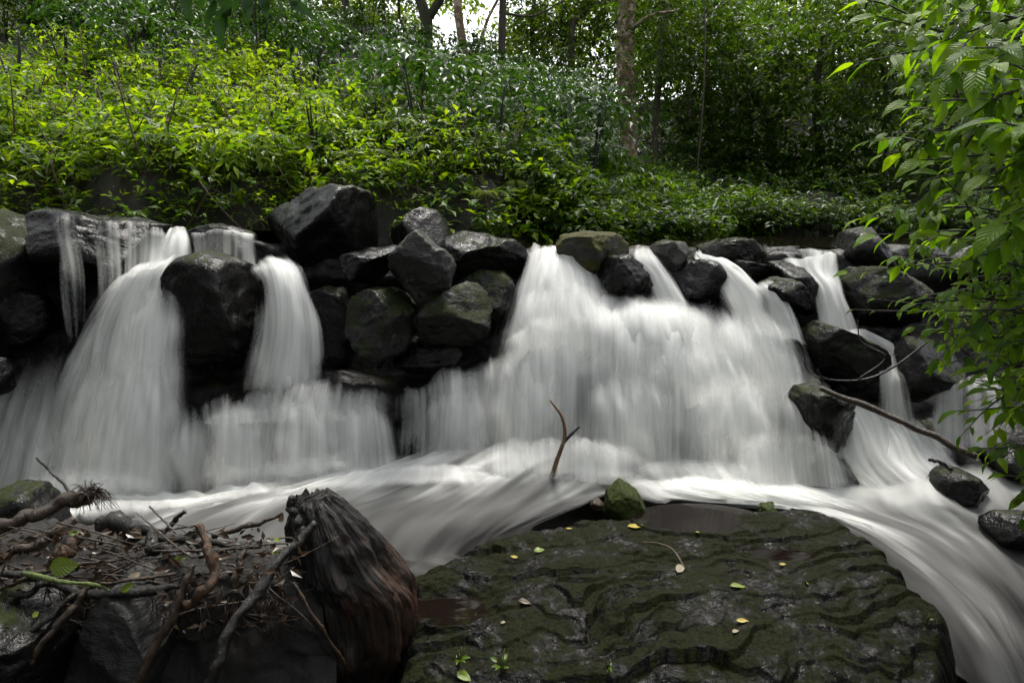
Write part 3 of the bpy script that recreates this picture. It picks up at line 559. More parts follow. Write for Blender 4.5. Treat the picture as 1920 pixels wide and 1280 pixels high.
# right spouts
cascade(wf, [[(1186,468,6.9),(1205,467,6.9),(1228,468,6.9)],[(1184,485,6.5),(1210,484,6.48),(1240,492,6.5)],[(1205,525,6.35),(1235,520,6.3),(1268,530,6.35)],[(1225,580,6.2),(1260,572,6.15),(1300,575,6.2)]], dens=.85, seed=13, edge=.25)
cascade(wf, [[(1228,560,6.3),(1190,545,6.3),(1130,530,6.3),(1100,520,6.35)],[(1260,600,6.02),(1200,585,6.0),(1130,575,5.98),(1060,580,6.0)]], dens=.6, seed=23, edge=.25, ends=(.35,.35), layers=1)
cascade(wf, [[(1298,470,6.95),(1312,469,6.95),(1328,470,6.95)],[(1300,486,6.6),(1318,485,6.58),(1338,490,6.6)],[(1320,500,6.4),(1355,492,6.33),(1385,508,6.4)],[(1340,545,6.2),(1395,535,6.12),(1440,560,6.2)],[(1365,620,6.02),(1430,610,5.98),(1490,635,6.05)]], dens=.9, seed=14, edge=.22)
cascade(wf, [[(1400,535,6.25),(1425,524,6.2),(1448,532,6.25)],[(1425,565,6.08),(1455,555,6.02),(1482,575,6.1)],[(1445,625,5.98),(1480,615,5.94),(1515,635,6.0)]], dens=.75, seed=15, edge=.25)
cascade(wf, [[(1440,474,7.0),(1500,472,7.0),(1545,474,7.0),(1578,476,7.0)],[(1445,486,6.75),(1505,480,6.72),(1545,480,6.7),(1580,482,6.72)],[(1490,510,6.55),(1515,512,6.52),(1545,515,6.5),(1578,512,6.54)],[(1518,550,6.4),(1540,545,6.35),(1560,545,6.35),(1585,550,6.4)],[(1528,615,6.22),(1555,618,6.17),(1580,620,6.17),(1612,612,6.22)]], dens=.82, dcol=[.6,.9,1,.8], drow=[.4,.6,.85,1,.9], seed=16, edge=.15)
cascade(wf, [[(1570,622,6.1),(1590,612,6.15),(1630,612,6.2)],[(1600,634,5.98),(1625,624,6.0),(1652,630,6.05)],[(1640,660,5.85),(1665,650,5.85),(1695,655,5.9)]], mat=W_FLOW, dens=.62, seed=17, edge=.25, layers=1, relief=.02)
cascade(wf, [[(1640,650,5.95),(1670,645,5.95),(1706,655,5.95)],[(1640,690,5.75),(1668,690,5.72),(1695,695,5.75)],[(1642,720,5.6),(1672,720,5.57),(1702,720,5.6)],[(1632,800,5.52),(1675,802,5.48),(1722,800,5.52)]], mat=W_VEIL, dens=.62, seed=18, edge=.2, layers=2, relief=.03)
cascade(wf, [[(1745,705,5.85),(1785,690,5.85),(1835,690,5.85),(1880,700,5.85)],[(1735,745,5.6),(1785,735,5.55),(1840,735,5.55),(1895,745,5.6)],[(1725,815,5.45),(1785,815,5.4),(1845,815,5.4),(1905,815,5.45)]], mat=W_VEIL, dens=.42, seed=19, edge=.2, layers=2, relief=.03)
cascade(wf, [[(1500,690,5.95),(1560,725,5.75),(1630,745,5.7),(1720,790,5.6)],[(1500,770,5.62),(1590,790,5.5),(1670,810,5.45),(1780,830,5.4)],[(1540,870,5.3),(1620,870,5.22),(1700,870,5.2),(1840,875,5.2)],[(1600,915,5.1),(1660,915,5.05),(1740,910,5.03),(1880,910,5.0)]], dens=.8, dcol=[.9,1,.9,.7], seed=20, edge=.14, ends=(.15,.15), relief=.05)
# humps at the foot
cascade(wf, [[(830,850,5.4),(930,825,5.38),(1040,812,5.36),(1140,820,5.36),(1230,850,5.36)],[(800,872,5.22),(920,845,5.18),(1040,830,5.12),(1150,838,5.12),(1260,872,5.18)],[(790,900,5.1),(920,885,5.02),(1040,880,4.98),(1150,890,4.98),(1280,905,5.05)]], dens=.58, dcol=[.5,.9,1,1,.7], seed=21, edge=.3, ends=(.55,.12), relief=.05)
cascade(wf, [[(1350,860,5.3),(1400,805,5.3),(1470,782,5.28),(1540,795,5.25),(1600,840,5.25)],[(1340,890,5.15),(1395,835,5.05),(1475,812,4.98),(1555,828,4.98),(1630,870,5.05)],[(1335,925,5.05),(1395,895,4.9),(1480,885,4.84),(1570,893,4.84),(1660,915,4.95)]], dens=.52, dcol=[.7,1,.8,.5,.7], drow=[1.2,.95,.9], seed=22, edge=.3, ends=(.55,.1), relief=.05)
# spray drifting at the foot
cascade('spray', [[(-60,850,5.35),(100,845,5.3),(230,850,5.28),(370,860,5.3)],[(-80,905,5.2),(100,905,5.15),(240,905,5.13),(390,905,5.15)],[(-80,955,5.05),(100,960,5.0),(250,960,4.98),(420,945,5.0)]], mat=W_MIST, dens=.42, seed=31, edge=.3, ends=(.5,.4), layers=2, gap=.1)
cascade('spray', [[(340,850,5.3),(450,845,5.2),(580,830,5.15),(720,820,5.2)],[(330,890,5.2),(450,885,5.1),(590,870,5.05),(740,850,5.15)],[(300,935,5.05),(450,925,5.0),(600,905,4.95),(760,880,5.05)]], mat=W_MIST, dens=.34, seed=32, edge=.3, ends=(.5,.4), layers=2, gap=.08)
cascade('spray', [[(1130,830,5.2),(1250,835,5.15),(1350,840,5.1),(1480,850,5.0)],[(1150,880,5.08),(1260,880,5.03),(1370,885,4.98),(1500,890,4.85)],[(1160,925,4.92),(1280,925,4.88),(1400,930,4.83),(1560,935,4.72)]], mat=W_MIST, dens=.5, seed=33, edge=.3, ends=(.5,.4), layers=2, gap=.08)
cascade('spray', [[(950,560,6.0),(1080,545,6.0),(1220,545,6.05),(1380,575,6.1)],[(930,610,5.85),(1080,590,5.8),(1240,585,5.85),(1420,625,5.95)],[(930,660,5.7),(1080,640,5.65),(1250,640,5.7),(1440,680,5.85)]], mat=W_MIST, dens=.2, seed=34, edge=.3, ends=(.5,.5), layers=2, gap=.08)
# running water at the foot
st = 'running_water'
cascade(st, [[(1250,880,5.25),(1100,845,5.2),(950,832,5.25),(820,840,5.35),(700,865,5.45)],[(1180,908,4.98),(1010,890,4.95),(870,878,5.0),(720,880,5.1),(560,900,5.2)],[(1120,935,4.8),(950,935,4.72),(790,925,4.75),(610,920,4.85),(420,930,5.0)],[(1060,962,4.62),(880,985,4.45),(700,975,4.5),(500,960,4.6),(290,955,4.75)],[(1000,990,4.45),(830,1045,4.2),(650,1060,4.05),(420,1030,4.2),(150,1005,4.4)],[(1060,1000,4.35),(900,1060,3.95),(700,1100,3.75),(420,1065,3.95),(120,1035,4.2)]], mat=W_MILK, dens=.55, dcol=[.6,.75,.85,1.2,1.5], drow=[1.2,1.05,.75,.5,.26,.1], seed=24, edge=.02, ends=(.15,.001), layers=1, relief=.035, gap=.02)
cascade(st, [[(-80,925,5.35),(80,925,5.3),(240,922,5.28),(360,915,5.3),(520,890,5.25)],[(-80,945,5.1),(80,945,5.05),(250,942,5.0),(400,930,5.0),(600,898,5.05)],[(-60,985,4.7),(100,985,4.65),(250,985,4.6),(400,965,4.65),(640,925,4.8)]], mat=W_FOAM, dens=.85, dcol=[.55,.9,1.1,.9,.5], drow=[1.1,1.2,.9], seed=25, edge=.14, ends=(.2,.35), relief=.04)
cascade(st, [[(560,905,5.15),(680,875,5.12),(800,860,5.1),(920,860,5.1)],[(480,925,4.98),(640,900,4.95),(800,890,4.92),(960,890,4.92)],[(300,960,4.75),(560,940,4.72),(780,925,4.7),(1000,925,4.68)]], mat=W_FOAM, dens=.6, seed=26, edge=.2, ends=(.3,.4), layers=1, relief=.04)
cascade(st, [[(1150,895,5.08),(1300,890,5.02),(1450,905,4.95),(1640,905,4.95),(1800,870,5.2),(1960,860,5.4)],[(1180,915,4.9),(1330,915,4.85),(1480,925,4.8),(1660,930,4.8),(1800,920,4.9),(1980,915,5.0)],[(1230,938,4.72),(1380,938,4.7),(1530,945,4.65),(1680,960,4.6),(1840,970,4.6),(2020,980,4.6)],[(1450,948,4.6),(1580,975,4.42),(1690,1005,4.3),(1790,1020,4.3),(1910,1040,4.25),(2060,1060,4.2)],[(1540,1010,4.35),(1740,1080,3.9),(1820,1110,3.8),(1900,1130,3.75),(1990,1150,3.7),(2100,1180,3.6)],[(1640,1110,3.85),(1840,1200,3.4),(1900,1230,3.3),(1960,1250,3.25),(2040,1270,3.2),(2150,1290,3.1)],[(1700,1210,3.5),(1900,1330,3.0),(1960,1360,2.9),(2020,1380,2.85),(2100,1400,2.8),(2200,1420,2.7)]], mat=W_MILK, dens=.75, dcol=[.6,1,.95,.75,.65,.5], drow=[1.15,1.1,.85,.55,.36,.26,.22], seed=27, edge=.02, ends=(.1,.001), layers=1, relief=.03, gap=.02)
cascade(st, [[(1190,900,5.0),(1310,885,4.95),(1430,900,4.85),(1560,905,4.8)],[(1200,922,4.85),(1330,915,4.78),(1470,928,4.7),(1620,940,4.68)],[(1320,940,4.68),(1450,945,4.62),(1580,960,4.55),(1720,985,4.5)]], mat=W_FOAM, dens=.6, seed=29, edge=.2, ends=(.3,.35), layers=2, relief=.04)

# ------------------------------------------------------------------ foliage tools
LT = np.array([[0, 0, 0], [-.5, .42, .06], [0, .46, -.02], [.5, .42, .06], [0, 1, -.12]]); LF = np.array([[0, 2, 1], [0, 3, 2], [1, 2, 4], [2, 3, 4]])
def leaves(P, D, N, S, wr=.45):
    D = nrm(D); X = nrm(np.cross(D, N)); Z = np.cross(X, D); S = np.asarray(S)[:, None, None]
    V = P[:, None] + S*(X[:, None]*(LT[:, 0]*wr)[None, :, None] + D[:, None]*LT[:, 1][None, :, None] + Z[:, None]*LT[:, 2][None, :, None])
    return V.reshape(-1, 3), (LF[None] + 5*np.arange(len(P))[:, None, None]).reshape(-1, 3)
def sprays(rg, base, az, L, up, droop, per, size, jit=.35):
    """leafy shoots: arrays of shoot bases, azimuths, lengths"""
    B = len(base); t = np.linspace(.22, 1, per)[None] + rg.uniform(-.04, .04, (B, per))
    dx, dy = np.cos(az)[:, None], np.sin(az)[:, None]; L = np.broadcast_to(L, (B,))[:, None]; up = np.broadcast_to(up, (B,))[:, None]; droop = np.broadcast_to(droop, (B,))[:, None]
    P = np.stack([base[:, 0:1] + dx*L*t, base[:, 1:2] + dy*L*t, base[:, 2:3] + L*(up*t - droop*t*t)], -1)
    T = np.stack([dx + 0*t, dy + 0*t, up - 2*droop*t], -1); sd = np.stack([-dy + 0*t, dx + 0*t, 0*t], -1)*np.where(np.arange(per) % 2, 1, -1)[None, :, None]
    D = T*.55 + sd*.75 + rg.normal(size=P.shape)*jit + np.array([0, 0, -.22])
    N = np.array([0, 0, 1.]) + rg.normal(size=P.shape)*jit*.9 + T*.1
    S = size*rg.uniform(.6, 1.2, (B, per))*(1.05 - .25*t)
    return P.reshape(-1, 3), D.reshape(-1, 3), N.reshape(-1, 3), S.ravel()
def foliage(name, parent, mat, sp_, wr=.45, tone=None, rg=None, label=None, kind=None):
    P, D, N, S = sp_; V, F = leaves(P, D, N, S, wr)
    if tone is None: tone = np.clip(rg.normal(.45, .22, len(P)), 0, 1)
    at_ = {'tone': np.repeat(tone, 5)}
    if parent is None: return solid(name, V, F, mat, label, None, None, kind, smooth=False, attrs=at_)
    return part(name, parent, V, F, mat, smooth=False, attrs=at_)
def cat_sp(L): return tuple(np.concatenate([l[i] for l in L]) for i in range(4))
def cloud(rg, c, rad, ncl, nb, per, L, size, shell=.55):
    """shoots in clumps through an ellipsoid, with gaps between them"""
    u = nrm(rg.normal(size=(ncl, 3))); r = rg.uniform(shell, 1, ncl)[:, None]; cc = np.array(c) + u*r*np.array(rad)
    b = np.repeat(cc, nb, 0) + rg.normal(size=(ncl*nb, 3))*L*.28
    return sprays(rg, b, rg.uniform(0, 2*PI, ncl*nb), L*rg.uniform(.5, 1.1, ncl*nb), rg.uniform(-.2, .5, ncl*nb), rg.uniform(.1, .6, ncl*nb), per, size)

# ------------------------------------------------------------------ undergrowth carpet on the bank (nobody could count it)
rg = np.random.RandomState(21)
def scatter(n, x0, x1, y0, y1):
    y = rg.uniform(y0, y1, n); x = rg.uniform(x0, x1, n); x = x*np.clip(y/9., .8, 2.2); y = np.maximum(y, toe(x) - .12 + rg.uniform(0, .25, n))
    return np.stack([x, y, ground_z(x, y)], -1)
def left_of(b, px): return b[(b[:, 0]/b[:, 1]*1280 + 960 < px + 60*noise(b*.7)) | (b[:, 1] < toe(b[:, 0]) + .9)]
def carpet(name, label, base, hmin, hmax, nb, per, L, size, mat, tone_fn, wr=.45):
    n = len(base); hs_ = rg.uniform(hmin, hmax, n)*np.clip(.75 + 1.1*noise(base*np.array([1.1, 1.1, 0]) + 3), .12, 2)
    b = np.repeat(base, nb, 0); b[:, 2] += np.repeat(hs_, nb)*rg.uniform(.25, 1, n*nb)
    b[:, :2] += rg.normal(size=(n*nb, 2))*.08
    sp_ = sprays(rg, b, rg.uniform(0, 2*PI, n*nb), L*rg.uniform(.5, 1.2, n*nb), rg.uniform(.1, 1.3, n*nb), rg.uniform(.1, .7, n*nb), per, size)
    foliage(name, None, mat, sp_, wr, np.clip(tone_fn(sp_[0]), 0, 1), label=label, kind='stuff')
def tone_left(P): return .52 + .55*noise(P*.8 + 5) + .3*rg.normal(size=len(P)) - .05*np.clip(P[:, 0] + 1.5, 0, 3)
carpet('undergrowth', 'bright yellow-green herbs covering the left bank above the falls', left_of(scatter(1650, -7.5, .6, 7.4, 13.5), 720), .12, .75, 5, 6, .26, .10, M_HERB, tone_left)
carpet('undergrowth', 'large-leaved herbs mixed through the left bank', left_of(scatter(620, -7.5, 1.2, 7.5, 13), 740), .2, .8, 4, 5, .36, .17, M_HERB, lambda P: tone_left(P) + .05, .5)
carpet('undergrowth', 'leafy cover on the bank beyond the left edge', scatter(500, -14., -7.5, 7., 14.), .15, .8, 5, 6, .36, .17, M_HERB, lambda P: .4 + .25*rg.normal(size=len(P)))
carpet('undergrowth', 'low green plants at the foot of the wooded slope', scatter(800, .3, 3.4, 7.8, 11.), .08, .34, 5, 6, .24, .10, M_HERB, lambda P: .32 + .2*rg.normal(size=len(P)) + .25*noise(P*.8))
carpet('undergrowth', 'dark plants on the shaded bank under the right-hand trees', scatter(900, 2., 8.5, 9.5, 15), .1, .5, 4, 6, .28, .11, M_TREE, lambda P: .35 + .2*rg.normal(size=len(P)))
carpet('undergrowth', 'dark green plants between the shrubs on the slope', scatter(900, -6., 3., 12, 21), .1, .5, 4, 6, .28, .12, M_SHRUB, lambda P: .4 + .2*rg.normal(size=len(P)))
carpet('undergrowth', 'mixed green plants in front of the shrubs', scatter(600, -2.2, 1.15, 8.4, 12.), .15, .6, 5, 6, .28, .12, M_SHRUB, lambda P: .6 + .25*rg.normal(size=len(P)))
carpet('undergrowth', 'dark plants overhanging the far edge of the upper stream', np.stack([(xx := rg.uniform(.6, 8, 260)), toe(xx) - .25 + rg.uniform(0, .5, 260), 2.05 + 0*xx], -1), .05, .5, 5, 6, .3, .12, M_TREE, lambda P: .4 + .25*rg.normal(size=len(P)))
tw = []
for k in range(330):                                        # dry stalks and runners
    b = scatter(1, -7.3, .2, 7.5, 12)[0]; a = rg.uniform(0, 2*PI); l = rg.uniform(.3, .9); v = rg.uniform(-.05, 1.2)
    p = np.array([b + [0, 0, .1], b + [.5*l*math.cos(a), .25*l*math.sin(a), .25 + .4*v*l], b + [l*math.cos(a)*.8, .4*l*math.sin(a), .3 + .9*v*l]])
    tw.append(tube(p, np.array([.008, .007, .004])*rg.uniform(.6, 1.6), 6, 4))
V, F = join(tw); solid('dry_stalks', V, F, M_DRY, 'thin dry stalks tangled in the left undergrowth', kind='stuff')

# ------------------------------------------------------------------ shrubs on the slope, in rows
ORD = ['first', 'second', 'third', 'fourth', 'fifth', 'sixth', 'seventh', 'eighth', 'ninth', 'tenth', 'eleventh', 'twelfth']
def shrub(x, y, hgt, rad, label, size=.17, mat=M_SHRUB, name='shrub', nb=70, per=9, tone=None, group='glossy shrubs on the slope'):
    b = np.array([x, y, float(ground_z(np.array([x]), np.array([y]))[0])])
    o = empty(name, b, label, 'shrub', group)
    for k in range(3):
        a = rg.uniform(0, 2*PI); part('stem', o, *tube(b + np.array([[0, 0, -.05], [.1*math.cos(a), .1*math.sin(a), hgt*.45], [.22*math.cos(a), .22*math.sin(a), hgt*.85]]), [.02, .016, .006], 8, 6), M_DARKBARK)
    h = rg.uniform(.12, 1, nb)**.8; az = rg.uniform(0, 2*PI, nb)
    bb = np.stack([b[0] + .08*np.cos(az), b[1] + .08*np.sin(az), b[2] + h*hgt*.92], -1)
    sp_ = sprays(rg, bb, az, rad*(1.15 - .55*h)*rg.uniform(.7, 1.1, nb), rg.uniform(.25, .6, nb), rg.uniform(.45, .75, nb), per, size, .3)
    foliage('foliage', o, mat, sp_, .42, None if tone is None else np.clip(rg.normal(tone, .2, len(sp_[0])), 0, 1), rg)
    return o
ROWS = [('front', 9.6, np.arange(-1.0, 1.5, .95)), ('second', 11.2, np.arange(-2.0, 1.7, 1.0)), ('third', 13., np.arange(-7.8, 2.0, 1.1)), ('fourth', 15.2, np.arange(-10.3, 2.3, 1.15)), ('top', 17.6, np.arange(-12.4, 2.5, 1.26))]
for rn, y, xs in ROWS:
    for i, x in enumerate(xs):
        shrub(x + rg.uniform(-.25, .25), y + rg.uniform(-.45, .45), rg.uniform(1.1, 1.5), rg.uniform(.8, 1.05), 'glossy dark green shrub, %s from the left in the %s row on the slope' % (ORD[i], rn))
# brighter, taller plants on the left bank
LEFTP = [((400,300), 8.3, .55, 'bright broad-leaved plant leaning over the bank left of the biggest boulder', .17, .8), ((470,300), 8.2, .5, 'bright broad-leaved plant just left of the biggest boulder', .18, .75), ((590,270), 8.6, .95, 'slender sapling with bright leaves behind the biggest boulder', .14, .7), ((520,215), 9.5, .8, 'bushy lime-green plant in the middle of the left bank', .10, .8),
  ((430,200), 10., .8, 'bushy yellow-green plant above the broad-leaved plants', .09, .85), ((300,240), 9.6, .6, 'small leafy plant among dry stalks on the left bank', .10, .6), ((60,180), 10.3, .7, 'yellow-green plant near the left edge, high on the bank', .12, .9), ((160,270), 9., .5, 'low leafy plant on the lower left bank', .11, .6),
  ((40,300), 8.6, .5, 'low leafy plant at the left edge above the dripping slab', .13, .55), ((700,250), 9.2, .7, 'young plant with upright yellow shoots behind the biggest boulder', .10, .85), ((640,240), 9., .7, 'small-leaved plant right of the slender sapling', .09, .75), ((240,170), 11.2, .8, 'fine-leaved yellow plant high on the left bank', .09, .95), ((120,110), 12., .9, 'feathery pale plant at the top of the left bank', .08, .8)]
for (px, py), Y, hg, lab, sz, tn in LEFTP:
    p = at(px, py, Y); shrub(p[0], Y, hg*rg.uniform(.95, 1.1), .5, lab, sz, M_HERB, 'leafy_plant', 34, 7, tn, 'bright plants on the left bank')
for i, (px, py, Y, hg, sz, tn, lab) in enumerate([(90,340,8.1,.5,.16,.35,'dark broad-leaved plant low on the bank near the left edge'), (210,330,8.2,.45,.14,.45,'broad-leaved plant low on the bank above the dripping slab'), (310,350,8.0,.45,.15,.4,'dark broad-leaved plant left of the wet stone at the lip'), (770,330,8.6,.6,.11,.75,'fine lime-green plant behind the mossy knobbed stone'), (880,310,9.0,.55,.10,.7,'fine lime-green plant below the front shrubs'), (350,235,9.8,.7,.12,.7,'leafy plant between the dry runner and the lime-green bush'), (20,230,9.6,.7,.15,.85,'yellow broad-leaved plant at the left edge, halfway up the bank'), (560,160,11.,.9,.12,.75,'yellow-green bush where the herbs meet the dark shrubs')]):
    p = at(px, py, Y); shrub(p[0], Y, hg, .5, lab, sz, M_HERB, 'leafy_plant', 34, 7, tn, 'bright plants on the left bank')
for px, py, Y, hg, lab in [(775,385,7.35,.3,'small plant poking up behind the knobbed mossy stone'), (870,432,7.3,.28,'small plant spilling over the long low boulder'), (1000,455,7.6,.3,'small plant at the waterline left of the flat-topped boulder'), (440,415,7.4,.28,'lime shoot between the lip stone and the biggest boulder'), (250,400,7.4,.3,'small plant overhanging the dripping slab'), (120,385,7.4,.3,'small plant at the back edge of the dripping slab'), (1230,450,8.2,.3,'small plant at the waterline right of the flat-topped boulder'), (30,375,7.3,.35,'small plant behind the boulder at the left edge')]:
    p = at(px, py, Y); shrub(p[0], max(Y, float(toe(p[0])) - .25), hg, .36, lab, .12, M_HERB, 'leafy_plant', 22, 6, .6, 'plants along the water edge')
MIDP = [((1140,395), 8.9, .5, 'pale leafy plant at the water edge left of the lichen trunk'), ((1210,400), 9.3, .5, 'pale leafy plant at the foot of the lichen trunk'), ((1080,390), 8.8, .45, 'low star-leaved plant above the flat-topped boulder'), ((1020,350), 9.1, .5, 'leafy plant uphill of the flat-topped boulder')]
for (px, py), Y, hg, lab in MIDP:
    p = at(px, py, Y); shrub(p[0], Y, hg, .45, lab, .13, M_HERB, 'leafy_plant', 26, 7, .42, 'plants along the water edge')

def fern(px, py, Y, n, Lf, label):
    p = at(px, py, Y); b = np.array([p[0], Y, max(p[2], float(ground_z(np.array([p[0]]), np.array([Y]))[0]))]); o = empty('fern', b, label, 'fern', 'ferns on the bank')
    for k in range(n):
        a = 2*PI*k/n + rg.uniform(-.3, .3); L = Lf*rg.uniform(.8, 1.1); t = np.linspace(0, 1, 20); d = np.array([math.cos(a), math.sin(a)])
        C = np.stack([b[0] + d[0]*L*t, b[1] + d[1]*L*t, b[2] + L*(1.05*t - 1.05*t*t)], -1); T = nrm(np.gradient(C, axis=0)); sd = np.array([-d[1], d[0], 0.])
        P = np.repeat(C[2:], 2, 0); s_ = np.tile([1, -1], 18)[:, None]; D = sd*s_ + np.repeat(T[2:], 2, 0)*.35 + [0, 0, -.15]
        S = np.repeat(.30*L*np.sin(PI*np.linspace(.12, .97, 18))**.7, 2); V, F = leaves(P, D, np.cross(np.repeat(T[2:], 2, 0), sd*np.ones((36, 1))), S, .2)
        part('frond', o, V, F, M_FERN, smooth=False, attrs={'tone': np.full(len(V), rg.uniform(.3, .9))})
for a in [(850,360,8.7,7,.55,'arching fern on the bank behind the mossy knobbed stone'), (965,385,8.6,7,.5,'fern left of the flat-topped boulder'), (905,440,7.9,7,.4,'low fern behind the long low boulder'), (330,150,11.5,8,.7,'dark upright fern high on the left bank'), (250,190,10.5,7,.5,'yellow fern in the middle of the left bank'), (830,425,7.6,5,.25,'small fern growing beside the mossy knobbed stone'), (1290,400,9.8,6,.4,'fern in the shade right of the lichen trunk'), (120,215,9.6,7,.5,'lime fern near the left edge of the bank'), (380,250,9.,7,.45,'lime fern above the broad-leaved plants'), (690,330,8.3,7,.5,'fern at the right shoulder of the biggest boulder'), (1060,330,9.,7,.5,'fern uphill of the flat-topped boulder'), (180,380,7.9,6,.4,'drooping fern over the dripping slab'), (760,300,9.,7,.5,'fern below the yellow upright shoots')]: fern(*a)

def dead_stem(pts, r, label):
    solid('dead_stem', *tube(ats(pts), r, 10, 6, .25), M_DARKBARK, label, 'stem', 'dead stems on the left bank')
dead_stem([(28,160,10.5),(36,110,10.5),(34,60,10.5)], [.03, .025, .018], 'leaning dead stem near the left edge of the bank')
dead_stem([(20,155,10.6),(5,120,10.6),(-8,90,10.6)], [.02, .016, .01], 'thin dead stem slanting out at the left edge')
dead_stem([(212,170,10.8),(216,140,10.8),(212,115,10.8)], [.025, .022, .018], 'short forked dead stump in the bright herbs')
dead_stem([(222,178,10.8),(224,150,10.8),(218,125,10.8)], [.016, .012, .008], 'thin dead stem beside the short forked stump')
dead_stem([(300,180,10.9),(302,145,10.9),(298,110,10.9)], [.03, .028, .02], 'dark dead stem below the dark upright fern')
dead_stem([(370,165,10.6),(362,140,10.6),(372,120,10.6)], [.025, .02, .012], 'crooked dead stem at the right of the bright herbs')
dead_stem([(108,160,10.6),(106,140,10.6),(107,125,10.6)], [.014, .012, .008], 'small bare stick in the left herbs')
dead_stem([(185,190,10.3),(184,165,10.3),(182,140,10.3)], [.012, .012, .008], 'thin bare stick left of the forked stump')
dead_stem([(260,185,10.2),(250,205,10.),(255,215,9.9)], [.02, .02, .015], 'broken stub in the middle of the left bank')
dead_stem([(180,240,9.6),(260,215,9.7),(330,225,9.6)], [.010, .012, .008], 'bare runner lying across the left bank')
dead_stem([(150,255,9.0),(230,275,8.9),(360,318,8.8)], [.010, .012, .008], 'long bare branch slanting down the left bank')
dead_stem([(925,350,9.0),(928,320,9.0),(922,295,9.0)], [.025, .022, .015], 'mossy stub below the front shrubs')
dead_stem([(1040,315,9.4),(1055,300,9.4),(1070,282,9.4)], [.018, .014, .008], 'pale broken branch leaning before the shrubs')

# ------------------------------------------------------------------ trees
def tree(pts, r, mat, label, crown=None, branches=(), name='tree', leafmat=M_TREE, size=.14, sides=12, tone=.45, ncl=85, nb=7, per=7, L=.6, group=None):
    P = ats(pts); P[0][2] = min(P[0][2], float(ground_z(P[:1, 0], P[:1, 1])[0]) - .1); o = empty(name, P[0], label, 'tree', group)
    part('trunk', o, *tube(P, r, 40, sides, .12, rg.randint(99)), mat)
    for bp, br in branches: part('branch', o, *tube(ats(bp), br, 16, 7, .12, rg.randint(99)), mat)
    if crown:
        sps = [cloud(rg, c, rad, int(ncl*f), nb, per, L, size, .25) for c, rad, f in crown]
        sp_ = cat_sp(sps); foliage('crown', o, leafmat, sp_, .45, np.clip(rg.normal(tone, .22, len(sp_[0])), 0, 1))
    return o
C = lambda px, py, Y: at(px, py, Y)
tree([(1176,385,12),(1178,250,12),(1172,120,12),(1176,0,12),(1170,-160,12),(1180,-330,12)], [.17,.15,.145,.14,.13,.1], M_LICHEN, 'straight tree with pale lichen-blotched trunk right of centre', [(C(1180,-260,12), (2.2,2.2,1.2), 1), (C(1215,60,11.7), (.5,.6,.9), .25), (C(1160,205,11.7), (.35,.4,.3), .12)], [([(1176,60,12),(1220,30,11.6),(1270,20,11.3)], [.04,.03,.01]), ([(1180,-40,12),(1110,-60,12),(1050,-90,12)], [.05,.04,.02])], size=.11)
tree([(1232,380,13),(1228,250,13),(1240,100,13),(1246,0,13),(1240,-120,13)], [.07,.06,.06,.06,.05], M_BARK, 'thin dark tree just right of the lichen trunk', [(C(1250,-60,13), (1.3,1.3,1.2), .6), (C(1270,130,12.7), (.8,.8,1.), .35)])
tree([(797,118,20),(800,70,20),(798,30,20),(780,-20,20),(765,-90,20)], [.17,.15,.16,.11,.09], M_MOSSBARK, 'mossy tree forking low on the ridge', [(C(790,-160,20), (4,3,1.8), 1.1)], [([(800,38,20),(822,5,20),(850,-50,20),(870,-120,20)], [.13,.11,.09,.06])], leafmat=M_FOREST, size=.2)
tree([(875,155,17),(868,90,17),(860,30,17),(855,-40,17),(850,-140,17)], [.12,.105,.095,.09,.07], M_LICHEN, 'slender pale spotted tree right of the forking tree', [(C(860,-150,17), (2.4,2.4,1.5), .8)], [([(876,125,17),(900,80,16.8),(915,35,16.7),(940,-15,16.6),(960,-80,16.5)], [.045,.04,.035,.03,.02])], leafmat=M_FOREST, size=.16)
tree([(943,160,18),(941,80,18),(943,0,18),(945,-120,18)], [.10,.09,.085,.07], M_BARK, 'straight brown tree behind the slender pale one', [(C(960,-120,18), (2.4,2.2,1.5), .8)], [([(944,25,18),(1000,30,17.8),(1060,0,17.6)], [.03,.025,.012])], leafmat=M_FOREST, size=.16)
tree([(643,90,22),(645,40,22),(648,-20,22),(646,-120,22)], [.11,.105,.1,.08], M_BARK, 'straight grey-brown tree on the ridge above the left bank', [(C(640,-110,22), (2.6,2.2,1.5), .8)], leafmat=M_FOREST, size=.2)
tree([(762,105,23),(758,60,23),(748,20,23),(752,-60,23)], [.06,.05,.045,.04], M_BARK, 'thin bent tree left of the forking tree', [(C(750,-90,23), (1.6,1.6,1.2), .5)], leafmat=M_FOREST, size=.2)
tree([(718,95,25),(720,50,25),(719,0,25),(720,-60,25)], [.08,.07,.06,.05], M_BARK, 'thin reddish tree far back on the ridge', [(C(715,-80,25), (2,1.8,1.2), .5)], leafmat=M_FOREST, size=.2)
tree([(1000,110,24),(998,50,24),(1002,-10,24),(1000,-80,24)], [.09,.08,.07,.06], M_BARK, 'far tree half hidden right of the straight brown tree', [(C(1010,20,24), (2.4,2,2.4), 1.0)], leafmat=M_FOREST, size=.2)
tree([(1075,120,22),(1072,60,22),(1090,30,22),(1130,0,22)], [.11,.1,.07,.05], M_BARK, 'bent tree above the shrubs left of the lichen trunk', [(C(1090,40,22), (2.6,2,2.), 1.1), (C(1060,140,21), (1.4,1.2,.8), .4)], leafmat=M_TREE, size=.18)
tree([(484,175,13),(482,90,13),(478,20,13),(476,-60,13)], [.022,.02,.018,.012], M_BARK, 'very thin straight sapling above the left bank', [(C(478,-40,13), (.7,.7,.6), .2)])
